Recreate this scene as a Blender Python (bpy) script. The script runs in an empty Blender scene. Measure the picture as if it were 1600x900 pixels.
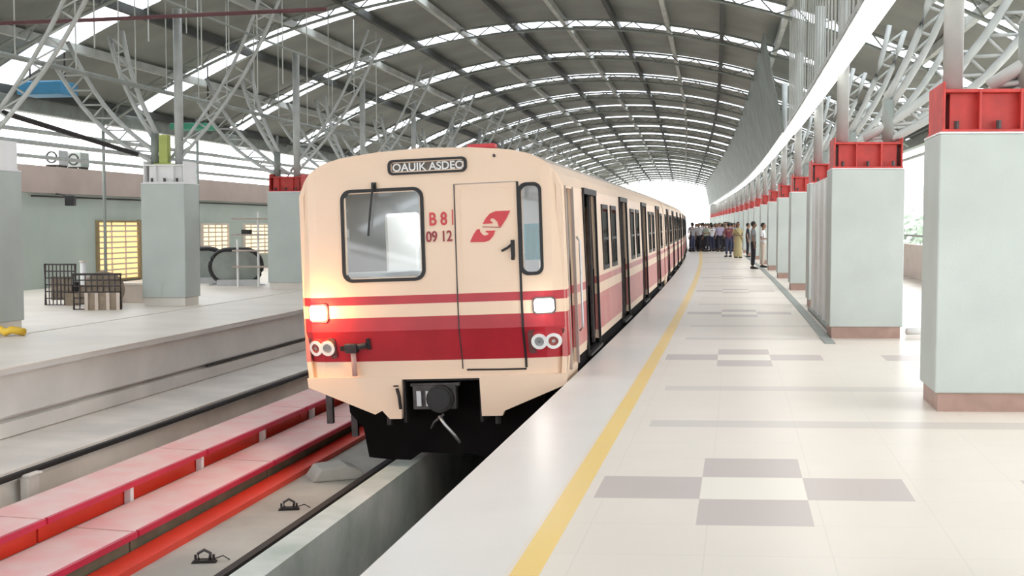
import bpy, bmesh, math, random
from mathutils import Vector, Matrix
random.seed(7)
S = bpy.context.scene
COL = S.collection

# ------------------------------------------------------------------ camera, light, exposure
F_PX = 1850.0
CAM_H = 1.6
cam_d = bpy.data.cameras.new('camera')
cam_d.sensor_width = 36.0
cam_d.lens = 36.0 * F_PX / 1600.0
cam_d.clip_end = 3000
cam_d.clip_start = 0.05
cam = bpy.data.objects.new('camera', cam_d)
COL.objects.link(cam)
cam.location = (0, 0, CAM_H)
cam.rotation_euler = (math.radians(90) - math.atan(100 / F_PX), 0, 0)
S.camera = cam

w = bpy.data.worlds.new('world'); S.world = w; w.use_nodes = True
bg = w.node_tree.nodes['Background']
bg.inputs[0].default_value = (0.96, 0.98, 1.0, 1)
bg.inputs[1].default_value = 4.7
S.view_settings.view_transform = 'Standard'
S.view_settings.look = 'None'
S.view_settings.gamma = 1.0
S.view_settings.use_curve_mapping = False
S.view_settings.exposure = 0.0
LAMP = 5.0

# ------------------------------------------------------------------ the curved station line
def X0(d):
    if d < 80: return -1.72 + .195 * d - .00032 * d * d
    return -1.72 + .195 * 80 - .00032 * 6400 + (.195 - .0512) * (d - 80)
def HD(d):
    return .195 - .00064 * min(d, 80)
def P(d, t, z):
    h = HD(d); c = 1 / math.sqrt(1 + h * h); s = h * c
    return Vector((X0(d) + t * c, d - t * s, z))
def dY(Y, t):
    """station parameter whose point at offset t lies at world depth Y"""
    d = Y
    for _ in range(6):
        h = HD(d); d = Y + t * h / math.sqrt(1 + h * h)
    return d
def PY(Y, t, z): return P(dY(Y, t), t, z)
def RZ(d):
    return -math.atan(HD(d))

# ------------------------------------------------------------------ materials
def mat(name, col, rough=.6, metal=0.0, noise=0.0, nscale=3.0, bump=0.0, bscale=40.0, emit=None, estr=0, spec=.5, col2=None, stretch=None):
    m = bpy.data.materials.new(name); m.use_nodes = True
    nt = m.node_tree; b = nt.nodes['Principled BSDF']
    b.inputs['Base Color'].default_value = (*col, 1)
    b.inputs['Roughness'].default_value = rough
    b.inputs['Metallic'].default_value = metal
    b.inputs['Specular IOR Level'].default_value = spec
    tc = None
    if noise or bump:
        tc = nt.nodes.new('ShaderNodeTexCoord')
        src = tc.outputs['Object']
        if stretch:
            mp = nt.nodes.new('ShaderNodeMapping'); mp.inputs['Scale'].default_value = stretch
            nt.links.new(src, mp.inputs[0]); src = mp.outputs[0]
    if noise:
        n = nt.nodes.new('ShaderNodeTexNoise'); n.inputs['Scale'].default_value = nscale; n.inputs['Detail'].default_value = 5
        nt.links.new(src, n.inputs['Vector'])
        r = nt.nodes.new('ShaderNodeValToRGB')
        r.color_ramp.elements[0].position = .35; r.color_ramp.elements[1].position = .68
        c2 = col2 or tuple(x * (1 - noise) for x in col)
        r.color_ramp.elements[0].color = (*c2, 1); r.color_ramp.elements[1].color = (*col, 1)
        nt.links.new(n.outputs['Fac'], r.inputs[0]); nt.links.new(r.outputs[0], b.inputs['Base Color'])
    if bump:
        n2 = nt.nodes.new('ShaderNodeTexNoise'); n2.inputs['Scale'].default_value = bscale
        nt.links.new(src, n2.inputs['Vector'])
        bm_ = nt.nodes.new('ShaderNodeBump'); bm_.inputs['Strength'].default_value = bump; bm_.inputs['Distance'].default_value = .01
        nt.links.new(n2.outputs['Fac'], bm_.inputs['Height']); nt.links.new(bm_.outputs[0], b.inputs['Normal'])
    if emit:
        b.inputs['Emission Color'].default_value = (*emit, 1); b.inputs['Emission Strength'].default_value = estr
    return m
def glass(name, tint, mixf=.35, rough=.03):
    m = bpy.data.materials.new(name); m.use_nodes = True
    nt = m.node_tree; nt.nodes.clear()
    o = nt.nodes.new('ShaderNodeOutputMaterial'); mx = nt.nodes.new('ShaderNodeMixShader')
    t = nt.nodes.new('ShaderNodeBsdfTransparent'); t.inputs[0].default_value = (*tint, 1)
    g = nt.nodes.new('ShaderNodeBsdfGlossy'); g.inputs['Roughness'].default_value = rough
    mx.inputs[0].default_value = mixf
    nt.links.new(t.outputs[0], mx.inputs[1]); nt.links.new(g.outputs[0], mx.inputs[2]); nt.links.new(mx.outputs[0], o.inputs[0])
    return m
M = {}
M['cream'] = mat('cream_paint', (.80, .60, .44), .38, noise=.05, nscale=1.5)
M['red'] = mat('red_stripe_paint', (.46, .025, .038), .32, noise=.2, nscale=2.5)
M['redlet'] = mat('red_lettering', (.62, .05, .06), .5, noise=.15, nscale=9)
M['dkred'] = mat('dark_red_lettering', (.3, .03, .04), .5, noise=.1, nscale=9)
M['black'] = mat('black_rubber', (.012, .011, .012), .55, noise=.2)
M['dark'] = mat('dark_underframe_metal', (.022, .016, .016), .7, noise=.4, nscale=6)
M['grime'] = mat('grimy_steel', (.10, .085, .085), .5, metal=.4, noise=.5, nscale=8)
M['steel'] = mat('stainless_steel', (.55, .56, .57), .35, metal=.8, noise=.15, nscale=4)
M['intgrey'] = mat('cab_interior_grey', (.42, .44, .45), .6, noise=.1)
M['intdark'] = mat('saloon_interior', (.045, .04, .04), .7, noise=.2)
M['seatblue'] = mat('teal_cloth', (.0, .38, .50), .8, noise=.15, nscale=12)
M['glass'] = glass('cab_glass', (.86, .88, .88), .045)
M['dglass'] = glass('saloon_window_glass', (.35, .36, .36), .18)
M['lampw'] = mat('lit_white_lens', (.95, .95, .95), .3, emit=(1, .97, .9), estr=6, noise=.01)
M['lampo'] = mat('lit_amber_lens', (.95, .8, .5), .3, emit=(1, .62, .22), estr=16, noise=.01)
M['white'] = mat('white_paint', (.85, .85, .84), .45, noise=.06)
M['lens'] = mat('grey_lens', (.35, .36, .37), .2, noise=.2, nscale=30)
M['redlens'] = mat('dull_red_lens', (.35, .08, .07), .25, noise=.2, nscale=30)
M['col'] = mat('pale_green_grey_plaster', (.50, .55, .515), .55, noise=.10, nscale=1.6, bump=.1)
M['plinth'] = mat('brown_plinth_tile', (.42, .27, .22), .4, noise=.2, nscale=5)
M['redsteel'] = mat('red_oxide_steel', (.62, .055, .045), .5, noise=.3, nscale=5)
M['tube'] = mat('pale_grey_steel_tube', (.50, .52, .50), .45, noise=.18, nscale=4)
M['tubed'] = mat('grey_green_steel', (.30, .33, .30), .5, noise=.25, nscale=3)
M['roof'] = mat('roof_sheet_underside', (.26, .272, .24), .55, noise=.3, nscale=.7, bump=.3, bscale=8, stretch=(1, 1, 1))
M['purl'] = mat('purlin_galvanised', (.50, .52, .48), .5, noise=.25, nscale=2)
M['purd'] = mat('purlin_dark', (.05, .055, .05), .6, noise=.3, nscale=2)
M['conc'] = mat('track_concrete', (.54, .51, .45), .8, noise=.25, nscale=1.4, bump=.3, bscale=20)
M['wallc'] = mat('platform_wall_concrete', (.78, .765, .73), .75, noise=.15, nscale=1.2, bump=.15, bscale=20)
M['ledge'] = mat('ledge_concrete', (.84, .79, .72), .8, noise=.2, nscale=1.2, bump=.2, bscale=20)
M['plin'] = mat('white_concrete_beam', (.74, .75, .70), .75, noise=.3, nscale=1.5, bump=.25, bscale=15, col2=(.46, .52, .46))
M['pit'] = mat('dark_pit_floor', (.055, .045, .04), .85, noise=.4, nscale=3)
M['pink'] = mat('faded_pink_cover', (.86, .44, .42), .5, noise=.18, nscale=2.2, col2=(.85, .62, .57))
M['redlip'] = mat('crimson_cover_edge', (.66, .02, .07), .4, noise=.15, nscale=3)
M['redside'] = mat('bright_red_side_board', (.90, .06, .03), .4, noise=.12, nscale=2)
M['farfloor'] = mat('far_platform_floor', (.82, .745, .65), .45, noise=.1, nscale=1.0)
M['bwall'] = mat('sage_green_wall', (.46, .53, .48), .7, noise=.1, nscale=.8)
M['brown'] = mat('brownish_beam', (.44, .36, .32), .7, noise=.15, nscale=1)
M['doorw'] = mat('door_frame_wood', (.33, .25, .13), .6, noise=.2, nscale=6)
M['gold'] = mat('lit_window_panel', (.95, .7, .3), .5, emit=(1, .72, .32), estr=1.0, noise=.2, nscale=6)
M['goldp'] = mat('lit_pale_panel', (.95, .85, .6), .5, emit=(1, .86, .58), estr=1.0, noise=.2, nscale=6)
M['tlamp'] = mat('fluorescent_diffuser', (1, 1, 1), .4, emit=(1, 1, .96), estr=LAMP, noise=.01)
M['grnd'] = mat('outside_ground', (.55, .55, .5), .9, noise=.2, nscale=.05)
M['wood'] = mat('weathered_crate_wood', (.34, .27, .2), .8, noise=.3, nscale=8)
M['card'] = mat('pale_board', (.68, .58, .50), .7, noise=.12, nscale=3)
M['yel'] = mat('yellow_paint', (.85, .55, .05), .5, noise=.1)
M['green'] = mat('green_paint', (.05, .35, .22), .5, noise=.2)
M['lime'] = mat('lime_green_paint', (.48, .55, .14), .5, noise=.2)
M['blue'] = mat('blue_paint', (.05, .25, .45), .5, noise=.2)
M['maroon'] = mat('maroon_pipe_paint', (.12, .04, .045), .5, noise=.2)
M['para'] = mat('parapet_pinkish_plaster', (.72, .63, .57), .7, noise=.1)
M['leaf'] = mat('pale_leaves', (.30, .38, .28), .8, noise=.4, nscale=3)
M['bark'] = mat('grey_bark', (.25, .2, .16), .9, noise=.3, nscale=5)

# translucent skylight sheet
m = bpy.data.materials.new('translucent_roof_sheet'); m.use_nodes = True
nt = m.node_tree; nt.nodes.clear()
o_ = nt.nodes.new('ShaderNodeOutputMaterial'); mx = nt.nodes.new('ShaderNodeMixShader')
a_ = nt.nodes.new('ShaderNodeBsdfTransparent'); a_.inputs[0].default_value = (.95, .97, 1, 1)
b_ = nt.nodes.new('ShaderNodeBsdfTranslucent'); b_.inputs[0].default_value = (.9, .92, .95, 1)
mx.inputs[0].default_value = .5
nt.links.new(a_.outputs[0], mx.inputs[1]); nt.links.new(b_.outputs[0], mx.inputs[2]); nt.links.new(mx.outputs[0], o_.inputs[0])
M['sky'] = m

# tiled platform floor (UV = metres across, metres along)
def floor_mat():
    m = bpy.data.materials.new('platform_tiles'); m.use_nodes = True
    nt = m.node_tree; b = nt.nodes['Principled BSDF']
    L = nt.links.new
    uv = nt.nodes.new('ShaderNodeUVMap'); uv.uv_map = 'UVMap'
    sp = nt.nodes.new('ShaderNodeSeparateXYZ'); L(uv.outputs[0], sp.inputs[0])
    def mt(op, a, b_=None):
        n = nt.nodes.new('ShaderNodeMath'); n.operation = op
        for i, v in enumerate((a, b_)):
            if v is None: continue
            if isinstance(v, (int, float)): n.inputs[i].default_value = v
            else: L(v, n.inputs[i])
        return n.outputs[0]
    def wrap(x, c, p):   # signed distance to the nearest repeat of c
        a = mt('ADD', mt('SUBTRACT', x, c), p / 2)
        f = mt('FLOORED_MODULO', a, p)
        return mt('SUBTRACT', f, p / 2)
    lt = lambda a, v: mt('LESS_THAN', a, v)
    gt = lambda a, v: mt('GREATER_THAN', a, v)
    mul = lambda a, c: mt('MULTIPLY', a, c)
    t, d = sp.outputs[0], sp.outputs[1]
    u = mt('ABSOLUTE', wrap(t, 1.78, 2.56)); v0 = wrap(d, 7.2, 7.05); v = mt('ABSOLUTE', v0)
    arm1 = mul(lt(u, .92), mul(lt(v, .3), gt(u, .31)))
    arm2 = mul(lt(u, .31), mul(lt(v, .9), gt(v, .3)))
    cross = mt('MAXIMUM', arm1, arm2)
    centre = mul(lt(u, .31), lt(v, .3))
    w1 = mt('ABSOLUTE', wrap(d, 9.5, 7.05)); w2 = mt('ABSOLUTE', wrap(d, 11.55, 7.05))
    w3 = mt('ABSOLUTE', wrap(d, 10.5, 7.05))
    band = mul(mt('MAXIMUM', lt(w1, .16), mul(lt(w2, .16), .8)), gt(t, 1.0))
    j1 = mt('ABSOLUTE', wrap(t, .31, .61)); j2 = mt('ABSOLUTE', wrap(d, .44, .5875))
    joint = mul(mt('MAXIMUM', lt(j1, .004), lt(j2, .005)), gt(t, .8))
    stripe = mul(gt(t, .665), lt(t, .80))
    edge = lt(t, .64)
    n = nt.nodes.new('ShaderNodeTexNoise'); n.inputs['Scale'].default_value = 1.3; n.inputs['Detail'].default_value = 6
    L(uv.outputs[0], n.inputs['Vector'])
    def mix(fac, c1, c2):
        x = nt.nodes.new('ShaderNodeMix'); x.data_type = 'RGBA'
        if isinstance(fac, (int, float)): x.inputs[0].default_value = fac
        else: L(fac, x.inputs[0])
        for i, c in ((6, c1), (7, c2)):
            if isinstance(c, tuple): x.inputs[i].default_value = (*c, 1)
            else: L(c, x.inputs[i])
        return x.outputs[2]
    c = mix(n.outputs['Fac'], (.74, .66, .565), (.82, .745, .65))
    c = mix(mul(joint, .16), c, (.45, .41, .37))
    c = mix(mul(band, .5), c, (.47, .42, .38))
    c = mix(mul(cross, .85), c, (.50, .42, .385))
    c = mix(mul(centre, .6), c, (.88, .82, .70))
    c = mix(edge, c, mix(n.outputs['Fac'], (.72, .69, .64), (.82, .79, .74)))
    # worn yellow line: patchy wear
    n2 = nt.nodes.new('ShaderNodeTexNoise'); n2.inputs['Scale'].default_value = 2.2; L(uv.outputs[0], n2.inputs['Vector'])
    c = mix(mul(stripe, mt('ADD', mul(n2.outputs['Fac'], .35), .66)), c, (.90, .60, .10))
    L(c, b.inputs['Base Color'])
    b.inputs['Roughness'].default_value = .32
    return m
M['tiles'] = floor_mat()

# ------------------------------------------------------------------ builders
def tag(o, label=None, cat=None, group=None, kind=None):
    if label: o['label'] = label
    if cat: o['category'] = cat
    if group: o['group'] = group
    if kind: o['kind'] = kind
    return o
def empty(name, label, cat, loc=(0, 0, 0), rz=0, group=None):
    o = bpy.data.objects.new(name, None); COL.objects.link(o)
    o.location = loc; o.rotation_euler = (0, 0, rz); o.empty_display_size = .2
    return tag(o, label, cat, group)
class MB:
    def __init__(self): self.v = []; self.f = []; self.m = []; self.uv = None
    def add(self, vs, fs, mi=0):
        n = len(self.v); self.v += [tuple(x) for x in vs]
        for f in fs: self.f.append([i + n for i in f]); self.m.append(mi)
        return self
    def box(self, x0, x1, y0, y1, z0, z1, mi=0, rot=None):
        vs = [(x, y, z) for x in (x0, x1) for y in (y0, y1) for z in (z0, z1)]
        if rot:
            c = Vector(((x0 + x1) / 2, (y0 + y1) / 2, (z0 + z1) / 2)); vs = [c + rot @ (Vector(q) - c) for q in vs]
        return self.add(vs, [(0, 1, 3, 2), (4, 6, 7, 5), (0, 4, 5, 1), (2, 3, 7, 6), (0, 2, 6, 4), (1, 5, 7, 3)], mi)
    def tube(self, pts, r, n=8, mi=0, cap=True, closed=False):
        pts = [Vector(p) for p in pts]; rings = []
        rr = r if isinstance(r, (list, tuple)) else [r] * len(pts)
        N = len(pts)
        for i, p in enumerate(pts):
            if closed: a = pts[(i + 1) % N] - pts[i - 1]
            else: a = (pts[min(i + 1, N - 1)] - pts[max(i - 1, 0)])
            a.normalize()
            up = Vector((0, 0, 1)) if abs(a.z) < .95 else Vector((1, 0, 0))
            s = a.cross(up).normalized(); q = s.cross(a)
            rings.append([p + (s * math.cos(2 * math.pi * k / n) + q * math.sin(2 * math.pi * k / n)) * rr[i] for k in range(n)])
        vs = [v for g in rings for v in g]; fs = []
        for i in range(N if closed else N - 1):
            j = (i + 1) % N
            for k in range(n): fs.append((i * n + k, i * n + (k + 1) % n, j * n + (k + 1) % n, j * n + k))
        if cap and not closed: fs += [tuple(range(n - 1, -1, -1)), tuple((N - 1) * n + k for k in range(n))]
        return self.add(vs, fs, mi)
    def prism(self, poly, a, b, axis='y', mi=0):
        """poly in (x,z) extruded along y; axis 'x': (y,z) extruded along x; axis 'z': (x,y) along z"""
        n = len(poly)
        def mk(p, q):
            return {'y': (p[0], q, p[1]), 'x': (q, p[0], p[1]), 'z': (p[0], p[1], q)}[axis]
        vs = [mk(p, a) for p in poly] + [mk(p, b) for p in poly]
        fs = [tuple(range(n)), tuple(range(2 * n - 1, n - 1, -1))] + [(i, i + n, (i + 1) % n + n, (i + 1) % n) for i in range(n)]
        return self.add(vs, fs, mi)
    def ring(self, outer, inner, a, b, mi=0):
        """flat frame between two equal-count outlines in (x,z), from y=a to y=b"""
        n = len(outer)
        vs = [(p[0], a, p[1]) for p in outer] + [(p[0], a, p[1]) for p in inner] + [(p[0], b, p[1]) for p in outer] + [(p[0], b, p[1]) for p in inner]
        fs = []
        for i in range(n):
            j = (i + 1) % n
            fs += [(i, j, n + j, n + i), (2 * n + i, 3 * n + i, 3 * n + j, 2 * n + j), (i, 2 * n + i, 2 * n + j, j), (n + i, n + j, 3 * n + j, 3 * n + i)]
        return self.add(vs, fs, mi)
    def build(self, name, mats, parent=None, loc=None, rz=0, smooth=False, bevel=0, fix=True):
        me = bpy.data.meshes.new(name)
        me.from_pydata(self.v, [], self.f)
        if not isinstance(mats, (list, tuple)): mats = [mats]
        for x in mats: me.materials.append(x)
        me.polygons.foreach_set('material_index', self.m)
        if fix:
            bm = bmesh.new(); bm.from_mesh(me); bmesh.ops.recalc_face_normals(bm, faces=bm.faces); bm.to_mesh(me); bm.free()
        if smooth: me.polygons.foreach_set('use_smooth', [True] * len(me.polygons))
        me.update()
        o = bpy.data.objects.new(name, me); COL.objects.link(o)
        if parent: o.parent = parent
        if loc is not None: o.location = loc; o.rotation_euler = (0, 0, rz)
        if bevel:
            bv = o.modifiers.new('bevel', 'BEVEL'); bv.width = bevel; bv.segments = 2; bv.limit_method = 'ANGLE'
        return o
def copy_tree(o, parent=None):
    c = o.copy(); COL.objects.link(c)
    if parent is not None: c.parent = parent
    for ch in list(o.children): copy_tree(ch, c)
    return c
def rrect(x0, x1, z0, z1, r, n=5):
    pts = []
    for cx, cz, a0 in ((x1 - r, z1 - r, 0), (x0 + r, z1 - r, 90), (x0 + r, z0 + r, 180), (x1 - r, z0 + r, 270)):
        for k in range(n + 1):
            a = math.radians(a0 + 90 * k / n); pts.append((cx + r * math.cos(a), cz + r * math.sin(a)))
    return pts
def circ(x, z, r, n=20):
    return [(x + r * math.cos(2 * math.pi * k / n), z + r * math.sin(2 * math.pi * k / n)) for k in range(n)]
def frange(a, b, step):
    n = max(1, round((b - a) / step)); return [a + (b - a) * k / n for k in range(n + 1)]
def sweep(name, prof, d0, d1, material, step=4, closed=True, parent=None, uv=False, kind=None, smooth=False, mb=None):
    ds = frange(d0, d1, step); n = len(prof); v = []; f = []
    for d in ds:
        for t, z in prof: v.append(P(d, t, z))
    for i in range(len(ds) - 1):
        for k in range(n if closed else n - 1):
            kk = (k + 1) % n
            f.append((i * n + k, i * n + kk, (i + 1) * n + kk, (i + 1) * n + k))
    if closed: f += [tuple(range(n)), tuple((len(ds) - 1) * n + k for k in range(n - 1, -1, -1))]
    mb = MB(); mb.add(v, f)
    o = mb.build(name, material, parent, smooth=smooth)
    if uv:
        me = o.data; ul = me.uv_layers.new(name='UVMap')
        for lp in me.loops:
            vi = lp.vertex_index; tt = prof[vi % n][0]; ul.data[lp.index].uv = (tt, ds[vi // n] - .75 * tt * .18)
    if kind: o['kind'] = kind
    return o
def rect(t0, t1, z0, z1): return [(t0, z0), (t1, z0), (t1, z1), (t0, z1)]
def circle_prof(t, z, r, n=8): return circ(t, z, r, n)

# ------------------------------------------------------------------ setting
DN, DF = -30.0, 160.0
g = MB().box(-400, 400, -300, 500, -7.2, -7).build('ground', M['grnd']); g['kind'] = 'structure'
sweep('floor', [(0, 0), (7.2, 0), (7.2, -.35), (.1, -.35), (0, -.35)], DN, DF, M['tiles'], 2, uv=True, kind='structure')
sweep('wall_platform_support', rect(.12, 7.1, -1.95, -.352), DN, DF, M['wallc'], kind='structure')
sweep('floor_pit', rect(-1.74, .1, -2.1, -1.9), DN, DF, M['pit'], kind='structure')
sweep('floor_track_slab', rect(-5.3, -2.02, -2.1, -1.25), DN, DF, M['conc'], kind='structure')
sweep('trim_concrete_beam', rect(-2.0, -1.74, -2.1, -1.0), DN, DF, M['plin'], kind='structure')
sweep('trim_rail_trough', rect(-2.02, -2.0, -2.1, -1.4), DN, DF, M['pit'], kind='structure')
# far platform: ledge, wall with nosing, floor
sweep('trim_track_ledge', [(-6.4, -2.1), (-5.38, -2.1), (-5.32, -1.24), (-5.38, -.93), (-5.3, -.93), (-5.3, -.82), (-6.4, -.80)], DN, DF, M['ledge'], kind='structure')
sweep('wall_far_platform', [(-6.5, -.80), (-6.34, -.79), (-6.32, -.62), (-6.42, -.60), (-6.42, -.565), (-6.32, -.55), (-6.30, -.06), (-6.22, -.06), (-6.22, 0), (-8.4, 0), (-8.4, -.8)], DN, DF, M['wallc'], kind='structure')
sweep('floor_far_platform', rect(-8.4, -6.215, .001, .012), DN, DF, M['farfloor'], kind='structure')
sweep('floor_far_concourse', rect(-24, -8.46, -.8, .01), DN, DF, M['farfloor'], kind='structure')
sweep('trim_far_drain', rect(-8.46, -8.40, -.8, -.02), DN, DF, M['black'], kind='structure')
# rails
def rail(t):
    z = -1.25 if t < -2 else -1.25
    return [(t - .07, z), (t + .07, z), (t + .07, z + .02), (t + .012, z + .04), (t + .012, z + .13), (t + .036, z + .15), (t + .036, z + .185), (t - .036, z + .185), (t - .036, z + .15), (t - .012, z + .13), (t - .012, z + .04), (t - .07, z + .02)]
tag(sweep('running_rail', rail(-2.34 + .17), DN, DF, M['dark']), 'dark steel running rail beside the long whitish concrete beam', 'rail')
tag(sweep('running_rail', rail(-.66), DN, DF, M['dark']), 'dark steel running rail in the pit right under the near platform edge', 'rail')
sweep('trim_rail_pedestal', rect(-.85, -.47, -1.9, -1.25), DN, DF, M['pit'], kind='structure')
tag(sweep('gap_line', circle_prof(-5.28, -.875, .035), DN, DF, M['black']), 'thick black tube standing in for the shaded gap along the lip of the concrete ledge below the far platform', 'cable')  # added tube draws the shadow line under the ledge nosing
tag(sweep('gap_line', circle_prof(-6.31, -.582, .018), 17.0, 60, M['black']), 'thin black tube standing in for the dark joint in the groove of the far platform wall', 'cable')  # added tube draws the black joint line of the wall

# third rail covers: raised walkway-like pink boards in segments
def cover_seg(name, t0, t1, z, d0, d1, label, group, lip=.045):
    e = empty(name, label, 'cover', P(d0, t1, z), 0, group)
    inv = Matrix.Translation(-e.location)
    def sw(nm, prof, mt_, a=d0, b=d1, stp=1.5):
        o = sweep(nm, prof, a, b, mt_, stp, parent=e); o.data.transform(inv); return o
    sw('top_board', [(t0, z - .03), (t1 - .02, z - .03), (t1 - .02, z), (t0, z + .01)], M['pink'])
    sw('edge_lip', rect(t1 - .02, t1 + .015, z - lip, z + .008), M['redlip'])
    return e, sw
k = 0; d = 3.0
while d < 34:
    lab = ['faded pink third rail cover board with crimson lip, raised row nearer the far platform',
           'faded pink third rail cover board with crimson lip, lower row nearer the running rail']
    e, sw = cover_seg('third_rail_cover', -4.52, -3.95, -.85, d, d + 2.97, lab[0], 'third rail covers of the raised row')
    sw('side_board', rect(-4.06, -4.03, -1.06, -.90), M['redside'])
    sw('conductor_rail', rect(-4.3, -4.22, -1.1, -.95), M['dark'])
    e2, sw2 = cover_seg('third_rail_cover', -3.93, -3.35, -1.03, d + .4, d + 3.37, lab[1], 'third rail covers of the lower row')
    sw2('conductor_rail', rect(-3.6, -3.52, -1.2, -1.1), M['dark'])
    sw2('side_board', rect(-3.44, -3.42, -1.22, -1.12), mat('olive_skirt', (.25, .24, .16), .8, noise=.3) if k == 0 else bpy.data.materials['olive_skirt'])
    k += 1; d += 3.0
tag(sweep('cable_trough', rect(-3.38, -3.14, -1.25, -1.19), 3, 40, M['redside']), 'bright red cable trough on the track slab beside the lower pink cover', 'trough')
pp = MB().box(-.035, .035, -.03, .03, 0, .36)
post0 = None
for d in (5.2, 8.3, 10.4, 11.9, 13.6, 15.3):
    if post0 is None:
        post0 = pp.build('cover_support_post', M['white'], bevel=.006); o = post0
        MB().box(-.06, .06, -.05, .05, 0, .015).build('foot_plate', M['grime'], o)
    else: o = copy_tree(post0)
    o.location = P(d, -3.985, -1.25 + .0); o.rotation_euler = (0, 0, RZ(d))
    tag(o, 'short white post between the two pink cover rows', 'post', 'white posts holding the raised cover')
# insulator clusters / clamps lying on slab
def clamp(d, t, s, label):
    e = empty('rail_clamp', label, 'clamp', P(d, t, -1.25), RZ(d) + .3)
    MB().prism([(-.14 * s, 0), (.14 * s, 0), (.10 * s, .03 * s), (-.10 * s, .03 * s)], -.06 * s, .06 * s).build('base_plate', M['dark'], e)
    MB().tube([(-.06 * s, 0, .03 * s), (-.07 * s, 0, .10 * s), (0, 0, .14 * s), (.07 * s, 0, .10 * s), (.06 * s, 0, .03 * s)], .018 * s).build('clip', M['grime'], e, smooth=True)
    for sx in (-.1, .1): MB().tube([(sx * s, .02, .02 * s), (sx * s, .02, .08 * s)], .016 * s, 6).build('bolt', M['grime'], e)
    MB().tube([(.09 * s, 0, .03 * s), (.2 * s, .05, .05 * s), (.28 * s, .0, .02 * s)], .007 * s, 6).build('wire', M['dark'], e)
clamp(9.35, -2.72, .75, 'dark rail clamp on the concrete slab nearest the camera')
clamp(11.2, -2.7, .75, 'dark rail clamp on the slab halfway to the train')
# debris block pale under train
MB().prism([(-.3, 0), (.3, 0), (.26, .1), (.1, .16), (-.2, .14)], -.2, .2).build('concrete_block', M['conc'], None, P(12.7, -2.75, -1.25), .4, bevel=.02)
tag(bpy.data.objects['concrete_block'], 'pale lump of concrete on the slab just before the train wheels', 'block')

# near platform drain channel along the columns
tag(sweep('floor_channel', rect(2.86, 3.0, .002, .012), 16.3, 60, M['tubed']), 'narrow grey cover strip along the foot of the right columns', 'channel cover')
# right parapet
sweep('wall_parapet', rect(7.0, 7.2, -.3, 1.0), DN, DF, M['para'], kind='structure')
hr = tag(sweep('hand_rail', circle_prof(7.1, 1.25, .035), 10, 120, M['tubed']), 'dark rail on top of the right parapet wall', 'handrail')

# ------------------------------------------------------------------ roof
R_ = 20.0; TC = -3.1; ZC = 7.6; OE = 10.8
def arc(o, dz=0): return TC + o, ZC - (R_ - math.sqrt(R_ * R_ - o * o)) + dz
KS = list(range(-6, 25))
DK = [10.4 + 6.2 * k - .45 for k in KS]
arcs = [arc(-OE + 2 * OE * i / 36) for i in range(37)]
def roof_sheet(name, d0, d1, material, th=.05):
    prof = arcs + [(t, z + th) for t, z in reversed(arcs)]
    return sweep(name, prof, d0, d1, material, 3)
mbv = []
for i, dk in enumerate(DK[:-1]):
    a, b = dk + 1.05, DK[i + 1] - .05
    o = roof_sheet('ceiling', a, b, M['roof']); o['kind'] = 'structure'
    o = roof_sheet('window_%d' % (i + 1), dk - .05, dk + 1.05, M['sky'], .012); o['kind'] = 'structure'
# purlins
for i in range(15):
    oo = -10.5 + 1.5 * i
    t, z = arc(oo, -.10)
    m_ = M['purl'] if i % 2 else M['purd']
    tag(sweep('purlin', [(t - .06, z - .13), (t + .06, z - .13), (t + .06, z + .05), (t - .06, z + .05)], DN, DF - .5, m_, 6),
        'pale galvanised purlin running under the roof sheets' if i % 2 else 'dark purlin running under the roof sheets', 'purlin',
        'pale purlins' if i % 2 else 'dark purlins')
# eave beams
for s, nm in ((-1, 'left'), (1, 'right')):
    t, z = arc(s * OE)
    tag(sweep('eave_gutter', rect(t - .12, t + .12, z - .34, z - .02), DN, DF, M['tubed']), 'grey gutter box along the %s eave of the arched roof' % nm, 'gutter')
    tag(sweep('eave_tube', circle_prof(t - s * .5, z - .8, .05), DN, DF, M['tube']), 'thin grey tube slung below the %s eave' % nm, 'pipe')
# arch trusses
def truss_proto():
    e = empty('roof_truss', 'pale grey lattice arch truss spanning both platforms', 'truss', group='arch trusses under the roof')
    N = 52; top = []; bot = []
    for i in range(N + 1):
        oo = -OE + .15 + (2 * OE - .3) * i / N
        t, z = arc(oo, -.2); top.append((t - TC, 0, z))
        n = Vector((-oo, 0, -math.sqrt(R_ * R_ - oo * oo))).normalized()
        dep = .26
        bot.append((t - TC + n.x * dep, 0, z + n.z * dep))
    MB().tube(top, .032, 8).build('top_chord', M['tubed'], e, smooth=True)
    MB().tube(bot, .038, 8).build('bottom_chord', M['tubed'], e, smooth=True)
    wb = MB()
    for i in range(N):
        wb.tube([top[i], bot[i + 1]] if i % 2 else [bot[i], top[i + 1]], .018, 5)
    wb.build('lattice_web', M['tubed'], e)
    return e
proto = truss_proto()
for i, dk in enumerate(DK):
    o = proto if i == 0 else copy_tree(proto)
    o.location = P(dk - 1.2, TC, 0); o.rotation_euler = (0, 0, RZ(dk))

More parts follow.
